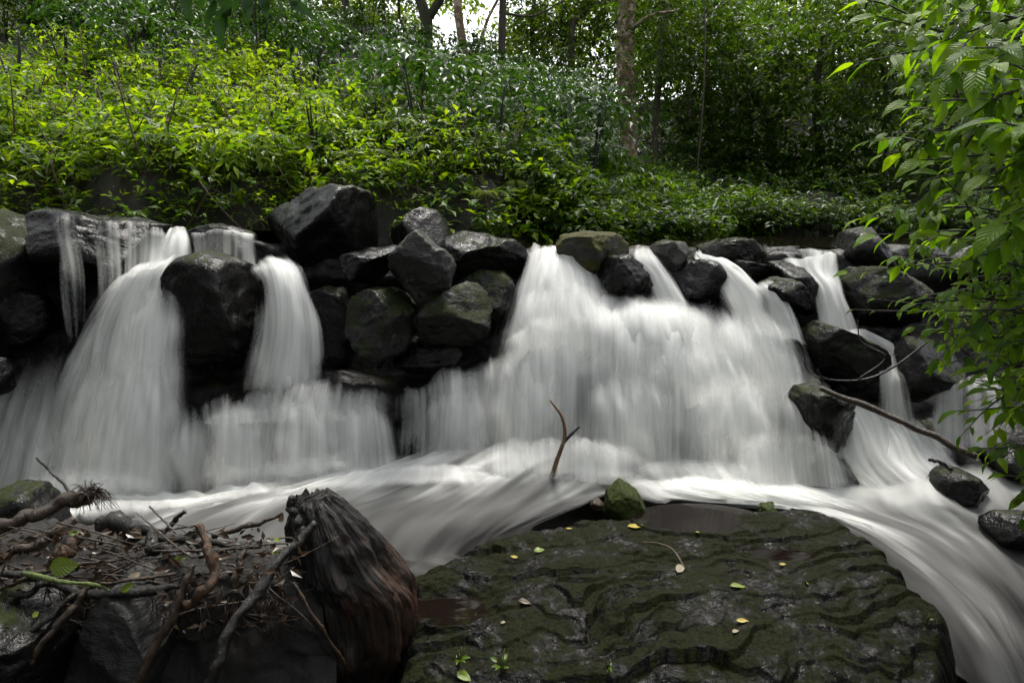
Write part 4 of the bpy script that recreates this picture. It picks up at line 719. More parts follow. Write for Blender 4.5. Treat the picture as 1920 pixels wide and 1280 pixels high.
tree([(60,120,16),(62,60,16),(66,0,16),(64,-80,16)], [.16,.14,.13,.1], M_MOSSBARK, 'vine-covered tree at the upper left', [(C(80,30,15.6), (1.1,1,1.6), .8), (C(60,-80,16), (2.5,2,1.5), .8)], leafmat=M_HERB, size=.12, tone=.6)
tree([(175,95,17),(178,40,17),(172,-30,17),(178,-90,17)], [.14,.13,.12,.1], M_DARKBARK, 'dark trunk in the shade at the upper left', [(C(230,30,16.5), (2.2,1.8,1.4), 1.1), (C(140,-60,17), (2,2,1.2), .6)], leafmat=M_SHRUB, size=.17, tone=.5)
tree([(400,110,18.5),(402,60,18.5),(396,0,18.5),(400,-70,18.5)], [.10,.09,.09,.07], M_DARKBARK, 'dark leafy tree behind the dark upright fern', [(C(390,40,18), (2.6,1.8,1.4), 1.2), (C(520,20,18.5), (1.6,1.4,1.2), .6)], leafmat=M_SHRUB, size=.17, tone=.5)
# the dark wood on the right
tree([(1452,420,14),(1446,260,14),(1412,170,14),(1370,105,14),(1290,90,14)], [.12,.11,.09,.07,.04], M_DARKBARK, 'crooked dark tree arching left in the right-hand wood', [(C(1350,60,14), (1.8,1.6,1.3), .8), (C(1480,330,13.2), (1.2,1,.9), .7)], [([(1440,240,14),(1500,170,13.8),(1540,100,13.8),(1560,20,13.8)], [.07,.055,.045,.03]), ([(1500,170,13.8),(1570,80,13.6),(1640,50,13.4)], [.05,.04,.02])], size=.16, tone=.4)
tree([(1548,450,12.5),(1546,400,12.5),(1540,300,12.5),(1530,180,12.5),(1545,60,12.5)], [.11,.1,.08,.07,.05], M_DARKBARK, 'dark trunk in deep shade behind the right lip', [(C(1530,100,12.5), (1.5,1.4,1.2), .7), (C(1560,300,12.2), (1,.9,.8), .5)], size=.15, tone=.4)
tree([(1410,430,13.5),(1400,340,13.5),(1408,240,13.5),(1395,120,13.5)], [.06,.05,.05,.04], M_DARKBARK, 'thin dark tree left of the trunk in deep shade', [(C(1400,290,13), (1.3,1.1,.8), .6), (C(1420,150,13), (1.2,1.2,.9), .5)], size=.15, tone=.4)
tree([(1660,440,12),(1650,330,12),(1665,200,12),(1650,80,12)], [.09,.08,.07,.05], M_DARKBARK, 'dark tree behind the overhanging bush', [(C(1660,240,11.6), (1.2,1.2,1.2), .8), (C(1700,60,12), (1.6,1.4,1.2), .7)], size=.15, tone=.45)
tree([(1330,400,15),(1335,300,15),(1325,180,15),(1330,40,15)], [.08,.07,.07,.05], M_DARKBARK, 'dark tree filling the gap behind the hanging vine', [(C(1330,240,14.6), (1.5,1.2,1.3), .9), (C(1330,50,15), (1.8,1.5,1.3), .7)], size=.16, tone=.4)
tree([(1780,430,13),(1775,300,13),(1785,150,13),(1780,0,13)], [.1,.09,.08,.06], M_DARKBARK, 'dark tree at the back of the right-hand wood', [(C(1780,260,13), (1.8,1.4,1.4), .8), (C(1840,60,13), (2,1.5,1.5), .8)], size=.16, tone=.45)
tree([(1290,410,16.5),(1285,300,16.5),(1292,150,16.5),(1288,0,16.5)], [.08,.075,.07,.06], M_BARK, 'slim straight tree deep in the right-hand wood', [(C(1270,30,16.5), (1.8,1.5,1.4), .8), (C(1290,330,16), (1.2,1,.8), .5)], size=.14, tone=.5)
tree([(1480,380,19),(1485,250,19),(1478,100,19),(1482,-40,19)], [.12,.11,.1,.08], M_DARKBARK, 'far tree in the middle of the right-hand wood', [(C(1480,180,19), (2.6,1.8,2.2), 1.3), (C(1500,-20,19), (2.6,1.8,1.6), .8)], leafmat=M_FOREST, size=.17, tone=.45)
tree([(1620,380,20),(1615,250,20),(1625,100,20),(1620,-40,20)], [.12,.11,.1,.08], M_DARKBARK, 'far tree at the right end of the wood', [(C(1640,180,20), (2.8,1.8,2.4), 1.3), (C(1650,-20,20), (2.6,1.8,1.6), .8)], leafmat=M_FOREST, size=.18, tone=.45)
solid('hanging_vine', *tube(ats([(1296,445,11.2),(1302,380,11.2),(1310,290,11.2),(1318,200,11.2),(1322,60,11.3),(1316,-60,11.4)]), [.011,.012,.012,.011,.011,.010], 40, 7, .2), M_BARK, 'pale thin vine hanging straight down right of the lichen trunk', 'vine')
# far forest beyond the ridge
sps = []
for k in range(170):
    x = rg.uniform(-30, 30); y = rg.uniform(26, 44)
    if -.30 < x/y < .06 and k % 6 == 0: continue
    z = float(ground_z(np.array([x]), np.array([y]))[0])
    sps.append(cloud(rg, (x, y, z + rg.uniform(.5, 9.)), (2.8, 2.2, 2.6), 15, 6, 6, 1.0, .40, .2))
for k in range(70):
    x = rg.uniform(3, 24); y = rg.uniform(22, 34); z = float(ground_z(np.array([x]), np.array([y]))[0]); sps.append(cloud(rg, (x, y, z + rg.uniform(1., 10.)), (2.6, 2., 2.4), 14, 6, 6, 1.0, .36, .2))
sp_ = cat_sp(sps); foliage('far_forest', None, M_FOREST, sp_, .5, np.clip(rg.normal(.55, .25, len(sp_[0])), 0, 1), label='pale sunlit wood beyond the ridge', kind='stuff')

sps = []
for k in range(120):
    a = rg.uniform(-1.15*PI, .15*PI); r_ = rg.uniform(10.5, 16); sps.append(cloud(rg, (r_*math.cos(a), r_*math.sin(a) - .5, rg.uniform(.5, 4.8)), (2.4, 2.4, 2.), 15, 5, 6, 1.1, .55, .2))
sp_ = cat_sp(sps); foliage('surrounding_wood', None, M_TREE, sp_, .55, np.clip(rg.normal(.4, .25, len(sp_[0])), 0, 1), label='wood closing in the clearing behind the photographer', kind='stuff')

# ------------------------------------------------------------------ near leaves: curved blades shared between leaves
def blade(seed, width=.42, droop=.35, fold=.18, tone=.5, mat=M_BUSH):
    r = np.random.RandomState(seed); t = np.linspace(0, 1, 10); u = np.linspace(-1, 1, 5)
    wv = width*.5*np.sin(PI*np.clip(t, 0, 1)**.78)**.85*(1 - .25*t); wv[0] = .012; wv[-1] = .004
    T, U = np.meshgrid(t, u, indexing='ij'); X = U*wv[:, None]
    Z = fold*np.abs(U)*wv[:, None]*1.2 - droop*T**1.9 + .018*np.sin(9*T + r.uniform(0, 6))*np.abs(U)
    Yv = T - droop*.28*T**2
    return make_mesh('leaf', np.stack([X, Yv, Z], -1).reshape(-1, 3), grid_faces(10, 5), mat, True, {'tone': np.full(50, tone)}, np.stack([U*.5, T], -1).reshape(-1, 2))
def blade_arr(seed, width, droop, fold):
    me = blade(seed, width, droop, fold); V = np.zeros(len(me.vertices)*3); me.vertices.foreach_get('co', V); bpy.data.meshes.remove(me); return V.reshape(-1, 3)
def frame(D, N):
    D = nrm(D); X = nrm(np.cross(D, N)); Z = np.cross(X, D); return X, D, Z
def place(name, me, parent, P, D, N, s):
    X, Yv, Z = frame(np.asarray(D, float), np.asarray(N, float)); o = link(name, me, parent)
    base = np.array(parent.location) if parent is not None else np.zeros(3)
    M = Matrix.Identity(4)
    for i, ax in enumerate((X, Yv, Z)):
        for j in range(3): M[j][i] = ax[j]*s
    for j in range(3): M[j][3] = P[j] - base[j]
    o.matrix_basis = M; return o
BL = [blade(i, w_, d_, f_, t_) for i, (w_, d_, f_, t_) in enumerate([(.46,.3,.2,.35),(.5,.45,.15,.6),(.42,.55,.25,.8),(.52,.2,.12,.95),(.44,.4,.3,.15),(.48,.35,.2,.7)])]
# the bush hanging in from the right bank
root = np.array([3.35, 3.3, .55]); bush = empty('bush', root, 'large-leaved green bush hanging over the stream at the right', 'bush')
tg = [(1640,30,3.0),(1600,120,3.2),(1650,80,3.3),(1700,190,2.9),(1665,250,3.3),(1655,290,3.4),(1725,300,2.8),(1690,390,3.3),(1615,410,3.7),(1640,440,3.5),(1760,440,2.7),(1590,510,4.2),(1640,560,4.0),(1700,560,3.6),(1745,620,3.5),(1755,690,3.4),(1800,490,2.6),(1850,330,2.3),(1880,420,2.2),(1850,190,2.5),(1820,90,2.6),(1900,640,2.7),(1850,730,3.),(1795,770,3.2),(1840,840,3.),(1885,890,2.9),(1880,230,2.3),(1780,10,2.8),(1600,580,4.3),(1690,480,3.7)]
rb = np.random.RandomState(5)
for k in range(72):
    py = rb.uniform(-20, 720); lo = np.interp(py, [0, 150, 300, 500, 600, 700, 780], [1700, 1680, 1720, 1680, 1720, 1790, 1820]); tg.append((rb.uniform(lo, 1930), py, rb.uniform(2.7, 4.6)))
LP, LD, LN, LS = [], [], [], []
def twig_leaves(Pc, n, s0, t0=.25):
    Cc = cr(Pc, 40); Tn = nrm(np.gradient(Cc, axis=0))
    for i, t in enumerate(np.linspace(t0, 1, n)):
        j = int(t*39); T = Tn[j]; sd = nrm(np.cross(T, [0, 0, 1.])); s_ = 1 if i % 2 else -1
        D = T*(.5 if i < n - 1 else 1.4) + sd*s_*.8*(i < n - 1) + rb.normal(size=3)*.18 + np.array([0, 0, -.25])
        LP.append(Cc[j]); LD.append(D); LN.append(np.array([-.15, -.25, 1.]) + rb.normal(size=3)*.3); LS.append(s0*rb.uniform(.7, 1.25))
for i, (px, py, Y) in enumerate(tg):
    end = at(px, py, Y); x1 = at(2040 + rb.uniform(0, 90), py + rb.uniform(20, 200), Y + rb.uniform(-.1, .3)); mid = (end + x1)/2 + np.array([0, 0, rb.uniform(.05, .22)])
    start = root + np.array([rb.uniform(-.1, .3), rb.uniform(-.3, .6), rb.uniform(0, .6)])
    pts = np.array([start, x1, mid, end]); stem = part('stem', bush, *tube(pts, [.016, .011, .007, .0025], 22, 5), M_DARKBARK)
    s0 = rb.uniform(.10, .15)*(1 if Y < 3.6 else .82)*(.75 if py > 470 else 1)
    twig_leaves(pts[1:], 11, s0, .3)
    for q in range(3):
        t = rb.uniform(.35, .85); b = cr(pts[1:], 30)[int(t*29)]; dv = nrm(end - x1)*.5 + rb.normal(size=3)*.45 + np.array([0, -.1, -.15]); l = rb.uniform(.18, .34)
        tp = np.array([b, b + dv*l*.5 + [0, 0, .03], b + dv*l]); part('twig', bush, *tube(tp, [.005, .004, .0015], 7, 4), M_DARKBARK).parent = stem; twig_leaves(tp, 6, s0*.85, .3)
LP, LD, LN, LS = np.array(LP), np.array(LD), np.array(LN), np.array(LS)
vis = LS/LP[:, 1]*(LP[:, 0]/LP[:, 1] < .8); order = np.argsort(-vis)
for j in order[:300]: place('leaf', BL[rb.randint(6)], bush, LP[j], LD[j], LN[j], LS[j])
rest = order[300:]; X, Dn, Z = frame(LD[rest], LN[rest]); B0 = blade_arr(1, .46, .38, .2)
V = LP[rest][:, None] + LS[rest][:, None, None]*(X[:, None]*B0[None, :, 0:1] + Dn[:, None]*B0[None, :, 1:2] + Z[:, None]*B0[None, :, 2:3])
F = (grid_faces(10, 5)[None] + 50*np.arange(len(rest))[:, None, None]).reshape(-1, 4)
t_, u_ = np.meshgrid(np.linspace(0, 1, 10), np.linspace(-.5, .5, 5), indexing='ij')
fo = part('foliage', bush, V.reshape(-1, 3), F, M_BUSH, attrs={'tone': np.repeat(np.clip(rb.normal(.5, .25, len(rest)), 0, 1), 50)}, uv=np.tile(np.stack([u_, t_], -1).reshape(-1, 2), (len(rest), 1))); fo['kind'] = 'stuff'

# tree over the photographer: its lowest leaves hang into the top of the view
def shade_tree(x, y, hc, rad, ncl, label, size=.3):
    z = float(ground_z(np.array([x]), np.array([y]))[0]); o = empty('tree', (x, y, z), label, 'tree')
    part('trunk', o, *tube(np.array([[x, y, z - .2], [x + .2, y + .1, z + hc*.4], [x, y, z + hc*.8], [x + .1, y, z + hc + .5]]), [.28, .22, .18, .08], 24, 12, .1), M_BARK)
    foliage('crown', o, M_TREE, cloud(rg, (x, y, z + hc), rad, ncl, 6, 6, 1.0, size, .1), .5, None, rg); return o
SHADE = [(-5.6, 3.4, 5.8, (4.4, 3.6, 1.7), 270, 'tall tree on the left bank out of view'), (-4.6, -2.6, 6.4, (4.2, 4.0, 1.8), 240, 'tall tree behind the photographer')]
for a in SHADE: shade_tree(*a)
HB = [blade(40 + i, w_, d_, f_, .05 + .15*i, M_SHRUB) for i, (w_, d_, f_) in enumerate([(.36,.25,.2),(.34,.5,.25),(.38,.15,.15)])]
hang = empty('branch', at(470, -120, 3.2), 'overhanging branch with dark leaves at the top edge left of centre', 'branch')
part('stem', hang, *tube(ats([(200,-160,3.2),(360,-60,3.2),(470,-25,3.2),(580,-20,3.25),(650,-45,3.3)]), [.012,.010,.008,.006,.003], 24, 6), M_DARKBARK)
for (px, py, ex, ey) in [(345,-25,352,28),(385,-25,375,10),(405,0,382,50),(418,15,408,78),(430,-10,418,35),(450,-10,430,48),(470,-15,455,20),(490,-15,498,25),(505,-20,492,10),(522,-20,530,40),(540,0,582,20),(440,-30,380,-2),(318,-30,300,8),(560,-20,548,12),(460,-20,468,34),(400,-30,418,12)]:
    a, b = at(px, py, 3.2), at(ex, ey, 3.15); place('leaf', HB[rb.randint(3)], hang, a, b - a, np.array([0, -.7, .5]) + rb.normal(size=3)*.4, np.linalg.norm(b - a)*1.15)

# ------------------------------------------------------------------ driftwood heap, stump, sticks
mound = np.array([[at(x, y, Y) for x, y, Y in r] for r in [[(-150,985,3.9),(60,985,3.8),(200,995,3.75),(330,1030,3.65),(450,1045,3.6),(590,1050,3.5)],[(-150,1010,3.5),(60,1000,3.45),(200,1000,3.4),(330,1020,3.35),(450,1020,3.3),(590,1030,3.25)],[(-150,1090,3.1),(60,1085,3.05),(200,1080,3.05),(330,1090,3.0),(450,1090,3.0),(600,1110,3.05)],[(-150,1180,2.9),(60,1180,2.9),(200,1180,2.9),(330,1180,2.9),(450,1180,2.9),(620,1200,2.95)],[(-150,1400,2.75),(60,1400,2.75),(200,1400,2.75),(330,1400,2.75),(450,1400,2.8),(650,1400,2.85)]]])
G = cr(mound, 110); G = np.swapaxes(cr(np.swapaxes(G, 0, 1), 180), 0, 1).reshape(-1, 3)
G = G + np.stack([0*G[:, 0], -.07*fbm(G*4, 5), .07*fbm(G*4 + 9, 5)], -1)
solid('forest_litter', G, grid_faces(110, 180), M_LITTER, 'dark wet litter packed under the driftwood', kind='stuff')
tw = []
for k in range(80):
    c = at(rb.uniform(-40, 560), rb.uniform(985, 1160), rb.uniform(2.85, 3.3)); c = c + [0, -.06, .01]; a = rb.normal(0, .5) + (PI if rb.rand() < .5 else 0); l = rb.uniform(.05, .28)
    d = np.array([math.cos(a), rb.normal()*.4, math.sin(a)*.6 + rb.normal()*.15])*l; tw.append(tube(np.array([c - d, c - d*.3 + rb.normal(size=3)*.009, c + d*.4 + rb.normal(size=3)*.009, c + d]), np.array([.0035, .004, .003, .0015])*rb.uniform(.7, 1.6), 9, 4, .3))
for k in range(110):
    c = at(rb.uniform(0, 560), rb.uniform(1090, 1150), rb.uniform(2.8, 2.95)); l = rb.uniform(.06, .28); tw.append(tube(np.array([c, c + [rb.normal()*.02, -.02, -l*.5], c + [rb.normal()*.05, 0, -l]]), [.003, .0025, .001], 6, 4))
V, F = join(tw); solid('twig_litter', V, F, M_STICK_BROWN, 'fine roots and twigs caught in the driftwood', kind='stuff')
P = np.array([at(rb.uniform(-40, 570), rb.uniform(985, 1170), rb.uniform(2.82, 3.3)) for k in range(900)]) + [0, -.05, 0]
V, F = leaves(P, np.stack([rb.normal(size=900), rb.normal(size=900)*.4, rb.normal(size=900)*.5], -1), np.array([0, -.8, .8]) + rb.normal(size=(900, 3))*.4, rb.uniform(.02, .07, 900), .5)
solid('leaf_litter', V, F, M_BROWNLEAF, 'scraps of wet dead leaves caught in the driftwood', kind='stuff', smooth=False, attrs={'tone': np.repeat(rb.uniform(0, 1, 900)**2*.6, 5)}, uv=np.zeros((len(V), 2)))
prof = [(930,558,622),(940,551,640),(960,547,662),(1000,544,698),(1040,544,724),(1080,548,757),(1110,552,772),(1150,560,776),(1200,580,768),(1250,608,745),(1300,640,725)]
nt_, na_ = 130, 150; tt = np.linspace(0, 1, nt_); th = np.linspace(0, 2*PI, na_, endpoint=False); pr = cr(np.array(prof, float), nt_)
La = np.array([at(a, y, 3.25) for y, a, b in pr]); Ra = np.array([at(b, y, 3.25) for y, a, b in pr]); cc = (La + Ra)/2; hw = (Ra - La)[:, 0]/2
TH, TT = np.meshgrid(th, tt); cs, sn = np.cos(TH), np.sin(TH)
q = np.stack([cs*2.6 + TT*.5, sn*2.6, TT*1.2], -1).reshape(-1, 3); q2 = np.stack([cs*8 + TT*1.5, sn*8, TT*2.2], -1).reshape(-1, 3); q3 = np.stack([cs*24 + TT*4, sn*24, TT*6.], -1).reshape(-1, 3)
qi = np.stack([cs*hw[:, None], sn*hw[:, None], TT*.75], -1).reshape(-1, 3)
rad = 1 + .14*noise(q).reshape(TH.shape) + .06*(.3 - np.abs(noise(q2)).reshape(TH.shape))*2 + .05*noise(q3).reshape(TH.shape) + .16*fbm(qi*np.array([11, 11, 2.6]), 4).reshape(TH.shape)
X = cc[:, 0:1] + cs*rad*hw[:, None]; Yy = 3.25 + sn*rad*np.minimum(hw[:, None]*.9, .24); Zz = cc[:, 2:3] + 0*X + .035*(1 - TT)**4*noise(np.stack([cs*5, sn*5, 0*cs + 3], -1).reshape(-1, 3)).reshape(TH.shape)
V = np.concatenate([np.stack([X, Yy, Zz], -1).reshape(-1, 3), [[cc[0, 0], 3.25, cc[0, 2] - .03]]]); F4 = grid_faces(nt_, na_, True); k = np.arange(na_)
F = np.concatenate([F4[:, [0, 1, 2]], F4[:, [0, 2, 3]], np.stack([k, np.full(na_, len(V) - 1), (k + 1) % na_], 1)])
solid('stump', V, F, M_STUMP, 'splintered dark rotten stump at the right end of the driftwood', 'stump', uv=np.concatenate([np.stack([TH/(2*PI), TT], -1).reshape(-1, 2), [[0, 0]]]))
def stick(pts, r, mat, label, name='stick', rough=.38, n=46, group='driftwood sticks', sides=9):
    P = ats(pts); P = cr(P, 9); R_ = np.interp(np.linspace(0, 1, 9), np.linspace(0, 1, len(r)), r); P[1:-1] += rb.normal(size=(7, 3))*.35*R_[1:-1, None]; R_ = R_*rb.uniform(.85, 1.2, 9)
    return solid(name, *tube(P, R_, n, sides, rough, rb.randint(99)), mat, label, 'stick' if name == 'stick' else name, group)
k_ = lambda px, Y: px/FPX*Y
def st_(pts, rp, mat, label, **kw): return stick(pts, [k_(r, p[2]) for r, p in zip(np.interp(np.linspace(0, 1, len(pts)), np.linspace(0, 1, len(rp)), rp), pts)], mat, label, **kw)
st_([(-40,1010,3.25),(40,972,3.3),(110,946,3.38),(168,930,3.45)], [15,15,13], M_STICK_BROWN, 'thick brown branch rising from the left edge to the root tuft')
st_([(-30,1055,3.0),(50,1030,3.02),(100,1002,3.08),(138,974,3.15)], [10,11,8], M_STICK_BROWN, 'curved brown branch below the thick brown branch')
st_([(-30,1070,2.85),(50,1078,2.82),(110,1100,2.8),(160,1112,2.78),(240,1108,2.78),(335,1096,2.82)], [8,9,10,10,9,7], M_STICK_DARK, 'long dark branch lying level across the front of the heap')
st_([(42,1073,2.76),(80,1080,2.74),(130,1092,2.72),(172,1092,2.72),(205,1108,2.74)], [5,6,4,4,2], M_STEM_GREEN, 'bright green stem lying along the dark branch')
st_([(-30,1140,2.8),(40,1118,2.78),(90,1090,2.78)], [8,8,6], M_STICK_DARK, 'short dark stick under the green stem at the left')
st_([(240,1310,2.6),(290,1215,2.65),(335,1120,2.72),(362,1058,2.8)], [10,9,8,7], M_STICK_BROWN, 'bare branch propped steeply in the middle of the heap')
st_([(385,1300,2.55),(430,1190,2.65),(480,1112,2.75),(530,1042,2.88),(592,978,3.0)], [13,13,11,10,7], M_STICK_DARK, 'longest dark branch leaning against the stump')
st_([(348,1132,2.72),(383,1112,2.72),(400,1075,2.75),(388,1030,2.82),(372,985,2.9)], [9,11,10,9,7], M_STICK_ORANGE, 'hooked branch with a broken orange end')
st_([(550,1092,2.8),(590,1160,2.78),(648,1246,2.85)], [3.5,4,4], M_STICK_BROWN, 'thin straight twig leaning before the stump')
st_([(15,1275,2.6),(45,1200,2.63),(100,1150,2.68),(140,1115,2.74)], [6,6,6], M_STICK_DARK, 'dark stick slanting up in the lower left corner')
st_([(60,1245,2.58),(90,1190,2.62),(140,1135,2.7),(165,1100,2.75)], [6,7,5], M_STICK_BROWN, 'brown stick beside the dark one in the lower left corner')
st_([(298,1005,3.25),(322,982,3.28),(347,958,3.3)], [5,5,4], M_STICK_DARK, 'short dark peg standing up against the water')
st_([(255,990,3.35),(310,993,3.35),(372,984,3.35)], [2.5,2.5,1.5], M_STICK_BROWN, 'thin twig lying level behind the peg')
st_([(400,1005,3.2),(450,990,3.2),(490,978,3.22),(530,962,3.25)], [6,5,5,4], M_STICK_BROWN, 'knotty twig pointing at the top of the stump')
st_([(300,1008,3.1),(370,1012,3.08),(430,1020,3.06),(490,1022,3.08)], [8,8,7,5], M_STICK_DARK, 'dark stick lying along the top of the heap')
st_([(562,1010,3.0),(553,970,3.02),(545,930,3.05)], [10,9,6], M_STICK_DARK, 'upright broken stub at the left side of the stump')
st_([(562,945,3.05),(580,932,3.05),(608,920,3.05)], [2,2,1.2], M_STICK_BROWN, 'tiny twig sticking out above the stump')
st_([(68,858,3.5),(100,890,3.48),(138,925,3.45)], [2,2.5,3], M_STICK_DARK, 'thin straight twig pointing up left from the root tuft')
st_([(195,975,3.2),(235,985,3.15),(280,1012,3.1),(330,1045,3.0)], [15,18,14,8], M_STICK_DARK, 'thick wet black root bending over the heap')
st_([(100,1062,2.86),(125,1035,2.9),(150,1004,2.98)], [12,13,10], M_STICK_ORANGE, 'split piece of orange wood near the round leaf')
st_([(380,990,3.1),(372,1015,3.05),(378,1045,2.98)], [8,9,6], M_STICK_DARK, 'short knobby upright stick in the middle of the heap')
st_([(175,1100,2.74),(220,1090,2.74),(330,1075,2.82)], [3,4,3], M_STICK_BROWN, 'slim brown twig resting on the long dark branch')
st_([(440,1100,2.85),(450,1050,2.9),(470,1010,3.0)], [7,6,4], M_STICK_BROWN, 'brown stick standing between the hooked branch and the longest one')
st_([(0,1105,2.8),(60,1080,2.8),(130,1060,2.85),(220,1050,2.9)], [4,5,5,3], M_STICK_BROWN, 'brown twig crossing behind the green stem')
tf = []; c = at(172, 935, 3.42)
for k in range(170):
    a, e = rb.uniform(0, 2*PI), rb.uniform(-.2, 1.3); d = np.array([math.cos(a)*math.cos(e), math.sin(a)*math.cos(e)*.6, math.sin(e)])*rb.uniform(.04, .12)
    tf.append(tube(np.array([c, c + d*.7 + [0, 0, .015], c + d*1.1 + np.array([rb.normal()*.025, 0, -rb.uniform(.0, .09)])]), [.003, .0025, .0008], 6, 4))
V, F = join(tf); solid('root_tuft', V, F, M_STICK_BROWN, 'bristly tuft of brown roots on the end of the thick branch', 'roots')
DL = {'y': blade(60, .5, .1, .1, .55, M_YELLOW), 'g': blade(61, .55, .15, .12, .6, M_GREENLEAF), 'b': blade(62, .5, .25, .2, .5, M_BROWNLEAF), 'p': blade(63, .45, .2, .15, .6, M_PALELEAF), 'd': blade(64, .8, .25, .1, .3, M_GREENLEAF), 'h': blade(65, .5, .3, .2, .5, M_HERB)}
def fallen(px, py, Y, s, ang, kind, label, N=(0, -.45, 1.), group='fallen leaves'):
    s = s*.8
    P = on_slab(px, py) + [0, 0, .012] if Y is None else at(px, py, Y)
    o = place('leaf', DL[kind], None, P - np.array([math.cos(ang), math.sin(ang), 0])*s*.5, (math.cos(ang), math.sin(ang), .02), N, s); return tag(o, label, 'leaf', group)
fallen(1195, 988, None, .17, .15, 'y', 'yellow leaf below the moss-covered stone', (0, 0, 1))
fallen(962, 989, None, .11, .5, 'p', 'pale yellow leaf at the far left edge of the slab', (0, -.3, 1))
fallen(1068, 993, None, .06, .1, 'y', 'small pale leaf near the middle of the slab edge', (0, 0, 1))
fallen(1012, 1033, None, .10, .4, 'g', 'green leaf on the upper left of the slab', (.1, -.4, 1))
fallen(963, 1049, None, .07, 2.6, 'y', 'yellow-green leaf below the pale yellow leaf', (0, -.2, 1))
fallen(1308, 1003, None, .04, .0, 'y', 'tiny orange leaf beside the reddish puddle', (0, 0, 1))
fallen(1468, 1060, None, .06, .2, 'y', 'yellow leaf at the front rim of the small puddle', (0, -.2, 1))
fallen(1513, 1091, None, .06, 1.2, 'g', 'bright green leaf standing on the right part of the slab', (.3, -.8, .6))
fallen(1385, 1100, None, .12, .05, 'g', 'pale green leaf lying in the crack of the slab', (0, 0, 1))
fallen(1393, 1166, None, .09, .05, 'y', 'yellow leaf in front of the crack in the slab', (0, -.1, 1))
fallen(1380, 1185, None, .07, .6, 'p', 'wet shiny grey leaf just in front of the crack', (0, -.2, 1))
fallen(895, 1155, None, .07, 1.2, 'b', 'brown curled leaf on the lower left of the slab', (.5, -.6, .7))
fallen(945, 1168, None, .05, .5, 'p', 'small silvery leaf right of the brown curled leaf', (0, -.3, 1))
fallen(985, 1130, None, .10, -.2, 'b', 'long brown leaf beside the brown puddle', (0, -.2, 1))
fallen(870, 1270, None, .12, -.7, 'g', 'shiny green leaf at the bottom edge of the slab', (.2, -.6, .8))
fallen(775, 1130, None, .06, .1, 'g', 'floating green leaf at the stump side of the brown puddle', (0, 0, 1))
fallen(800, 977, 4.5, .07, .6, 'y', 'tiny yellow leaf on the running water left of the slab', (0, -.3, 1))
fallen(120, 1062, 2.78, .15, .1, 'd', 'round dull green leaf near the split orange wood', (0, -1, .35), 'leaves in the driftwood')
fallen(140, 998, 3.0, .06, .7, 'g', 'small green leaf under the curved brown branch', (0, -1, .4), 'leaves in the driftwood')
fallen(335, 1047, 2.9, .09, .4, 'g', 'yellow-green leaf in the middle of the driftwood', (0, -1, .6), 'leaves in the driftwood')
fallen(305, 1068, 2.86, .10, .3, 'b', 'glossy brown leaf in the middle of the driftwood', (0, -1, .6), 'leaves in the driftwood')
fallen(255, 1078, 2.82, .10, 1.1, 'p', 'pale curled dead leaf on the front of the heap', (.4, -1, .4), 'leaves in the driftwood')
fallen(520, 1010, 2.95, .06, 1.4, 'g', 'bright green leaf beside the upright broken stub', (.2, -1, .4), 'leaves in the driftwood')
fallen(517, 1035, 2.9, .05, .6, 'g', 'small green leaf under the upright broken stub', (0, -1, .6), 'leaves in the driftwood')
fallen(472, 1068, 2.85, .05, 1.8, 'g', 'tiny green leaf hanging by the longest branch', (0, -1, .2), 'leaves in the driftwood')
fallen(530, 970, 3.05, .09, 1.3, 'b', 'dark red-brown leaf left of the upright broken stub', (.3, -1, .2), 'leaves in the driftwood')
fallen(68, 1150, 2.7, .06, 1.5, 'g', 'green leaf hanging in the lower left shade', (.3, -1, .2), 'leaves in the driftwood')
fallen(8, 1145, 2.75, .06, .4, 'y', 'yellow leaf at the left edge of the heap', (0, -1, .6), 'leaves in the driftwood')
fallen(240, 1100, 2.76, .09, 1.0, 'g', 'narrow green leaf poking up from the heap', (.6, -1, .1), 'leaves in the driftwood')
# sticks in the stream and on the slab
G2 = 'sticks in the water'
st_([(1538,727,5.15),(1640,768,5.0),(1730,810,4.9),(1830,855,4.75)], [5,6,6,7], M_STICK_BROWN, 'long straight pole slanting down the right cascade', group=G2, rough=.12)
st_([(1742,862,4.8),(1765,868,4.8),(1785,882,4.78)], [3,3.5,3.5], M_STICK_DARK, 'short stick poking from the stream at right', group=G2)
o = empty('stick', at(1040, 885, 4.95), 'forked tan stick standing in the foam at the centre', 'stick', G2)
Y = 4.95
part('stem', o, *tube(ats([(1034,895,Y),(1046,858,Y),(1057,828,Y)]), [.022,.018,.016], 12, 8, .15), M_STICK_TAN)
part('branch', o, *tube(ats([(1057,830,Y),(1059,805,Y),(1052,778,Y),(1031,750,Y)]), [.016,.015,.012,.006], 18, 8, .15), M_STICK_TAN)
part('branch', o, *tube(ats([(1056,830,Y),(1070,815,Y),(1087,799,Y)]), [.013,.013,.008], 12, 8, .15), M_STICK_DARK)
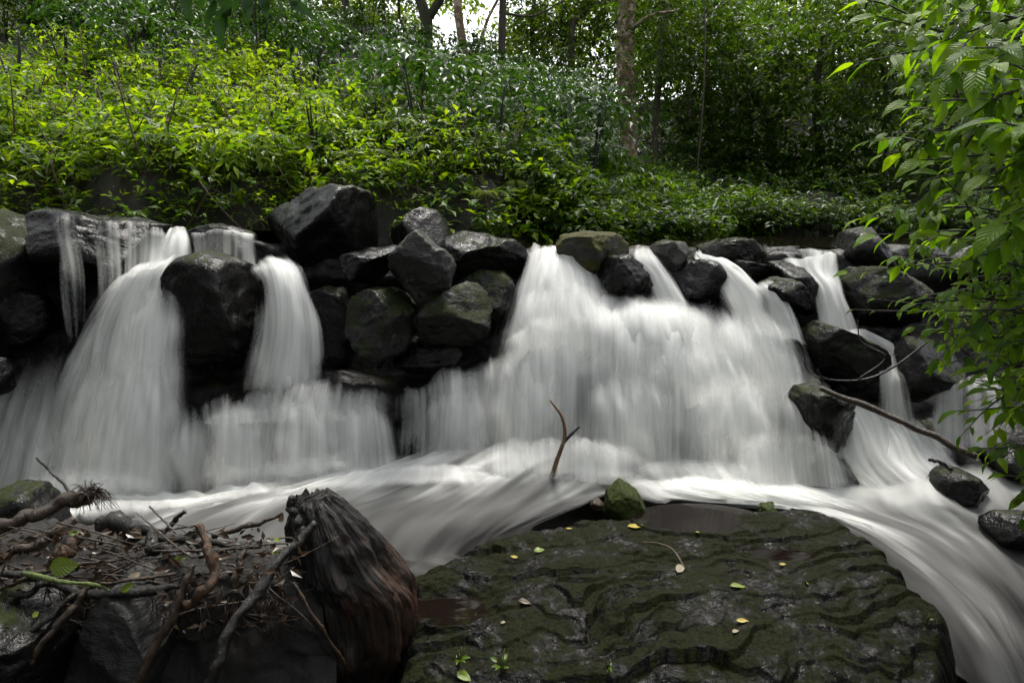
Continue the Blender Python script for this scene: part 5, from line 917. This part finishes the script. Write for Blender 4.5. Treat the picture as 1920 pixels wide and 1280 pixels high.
o = empty('twig', at(1720, 650, 4.6), 'bare curved twig reaching left from the bush over the cascade', 'twig')
part('stem', o, *tube(ats([(1740,640,4.6),(1680,685,4.6),(1625,710,4.6),(1560,712,4.6),(1520,700,4.6),(1505,672,4.6)]), [.008,.008,.007,.006,.005,.003], 30, 6), M_STICK_DARK)
part('branch', o, *tube(ats([(1610,710,4.6),(1660,670,4.6),(1615,640,4.6),(1608,600,4.6)]), [.006,.006,.005,.003], 24, 6), M_STICK_DARK)
part('branch', o, *tube(ats([(1556,711,4.6),(1540,705,4.6),(1534,692,4.6)]), [.005,.004,.002], 8, 5), M_STICK_DARK)
p = [on_slab(*q_) + [0, 0, z_] for q_, z_ in (((1205,1018), .01), ((1235,1032), .05), ((1262,1045), .05), ((1285,1068), .01))]
o = empty('twig', p[0], 'thin pale twig with a wet leaf lying on the slab', 'twig')
part('stem', o, *tube(np.array(p), [.003,.004,.005,.004], 16, 6), M_DRY)
X = place('leaf', DL['p'], o, np.array(p[3]) + [-.06, -.05, .01], (.4, .6, .1), (0, -.6, 1), .12)
def sprig(px, py, label, n, hgt, mat, kind='plant'):
    b = on_slab(px, py); o = empty('sprig', b, label, kind, 'small plants on the slab')
    for k in range(n):
        a = rb.uniform(0, 2*PI); l = hgt*rb.uniform(.6, 1.1); t = b + np.array([math.cos(a)*.3*l, math.sin(a)*.3*l, l]); part('stalk', o, *tube(np.array([b, (b + t)/2 + [0, 0, .01], t]), [.003,.003,.001], 6, 4), M_STICK_ORANGE if k % 2 else M_STEM_GREEN)
        if k % 3 != 1: place('leaf', DL['h'], o, (b + t)/2, (math.cos(a), math.sin(a), .5), (0, -.4, 1), l*.45)
sprig(860, 1250, 'small weed with reddish stalks at the bottom edge left of centre', 7, .12, None)
sprig(940, 1262, 'dark-leaved weed at the bottom edge', 9, .11, None)
sprig(1140, 1262, 'few orange stalks at the bottom edge of the slab', 6, .11, None)
sprig(1737, 1170, 'tiny bright green weed on the right flank of the slab', 5, .06, None)
sprig(1640, 1000, 'dry little twiglets on the far corner of the slab', 5, .06, None)
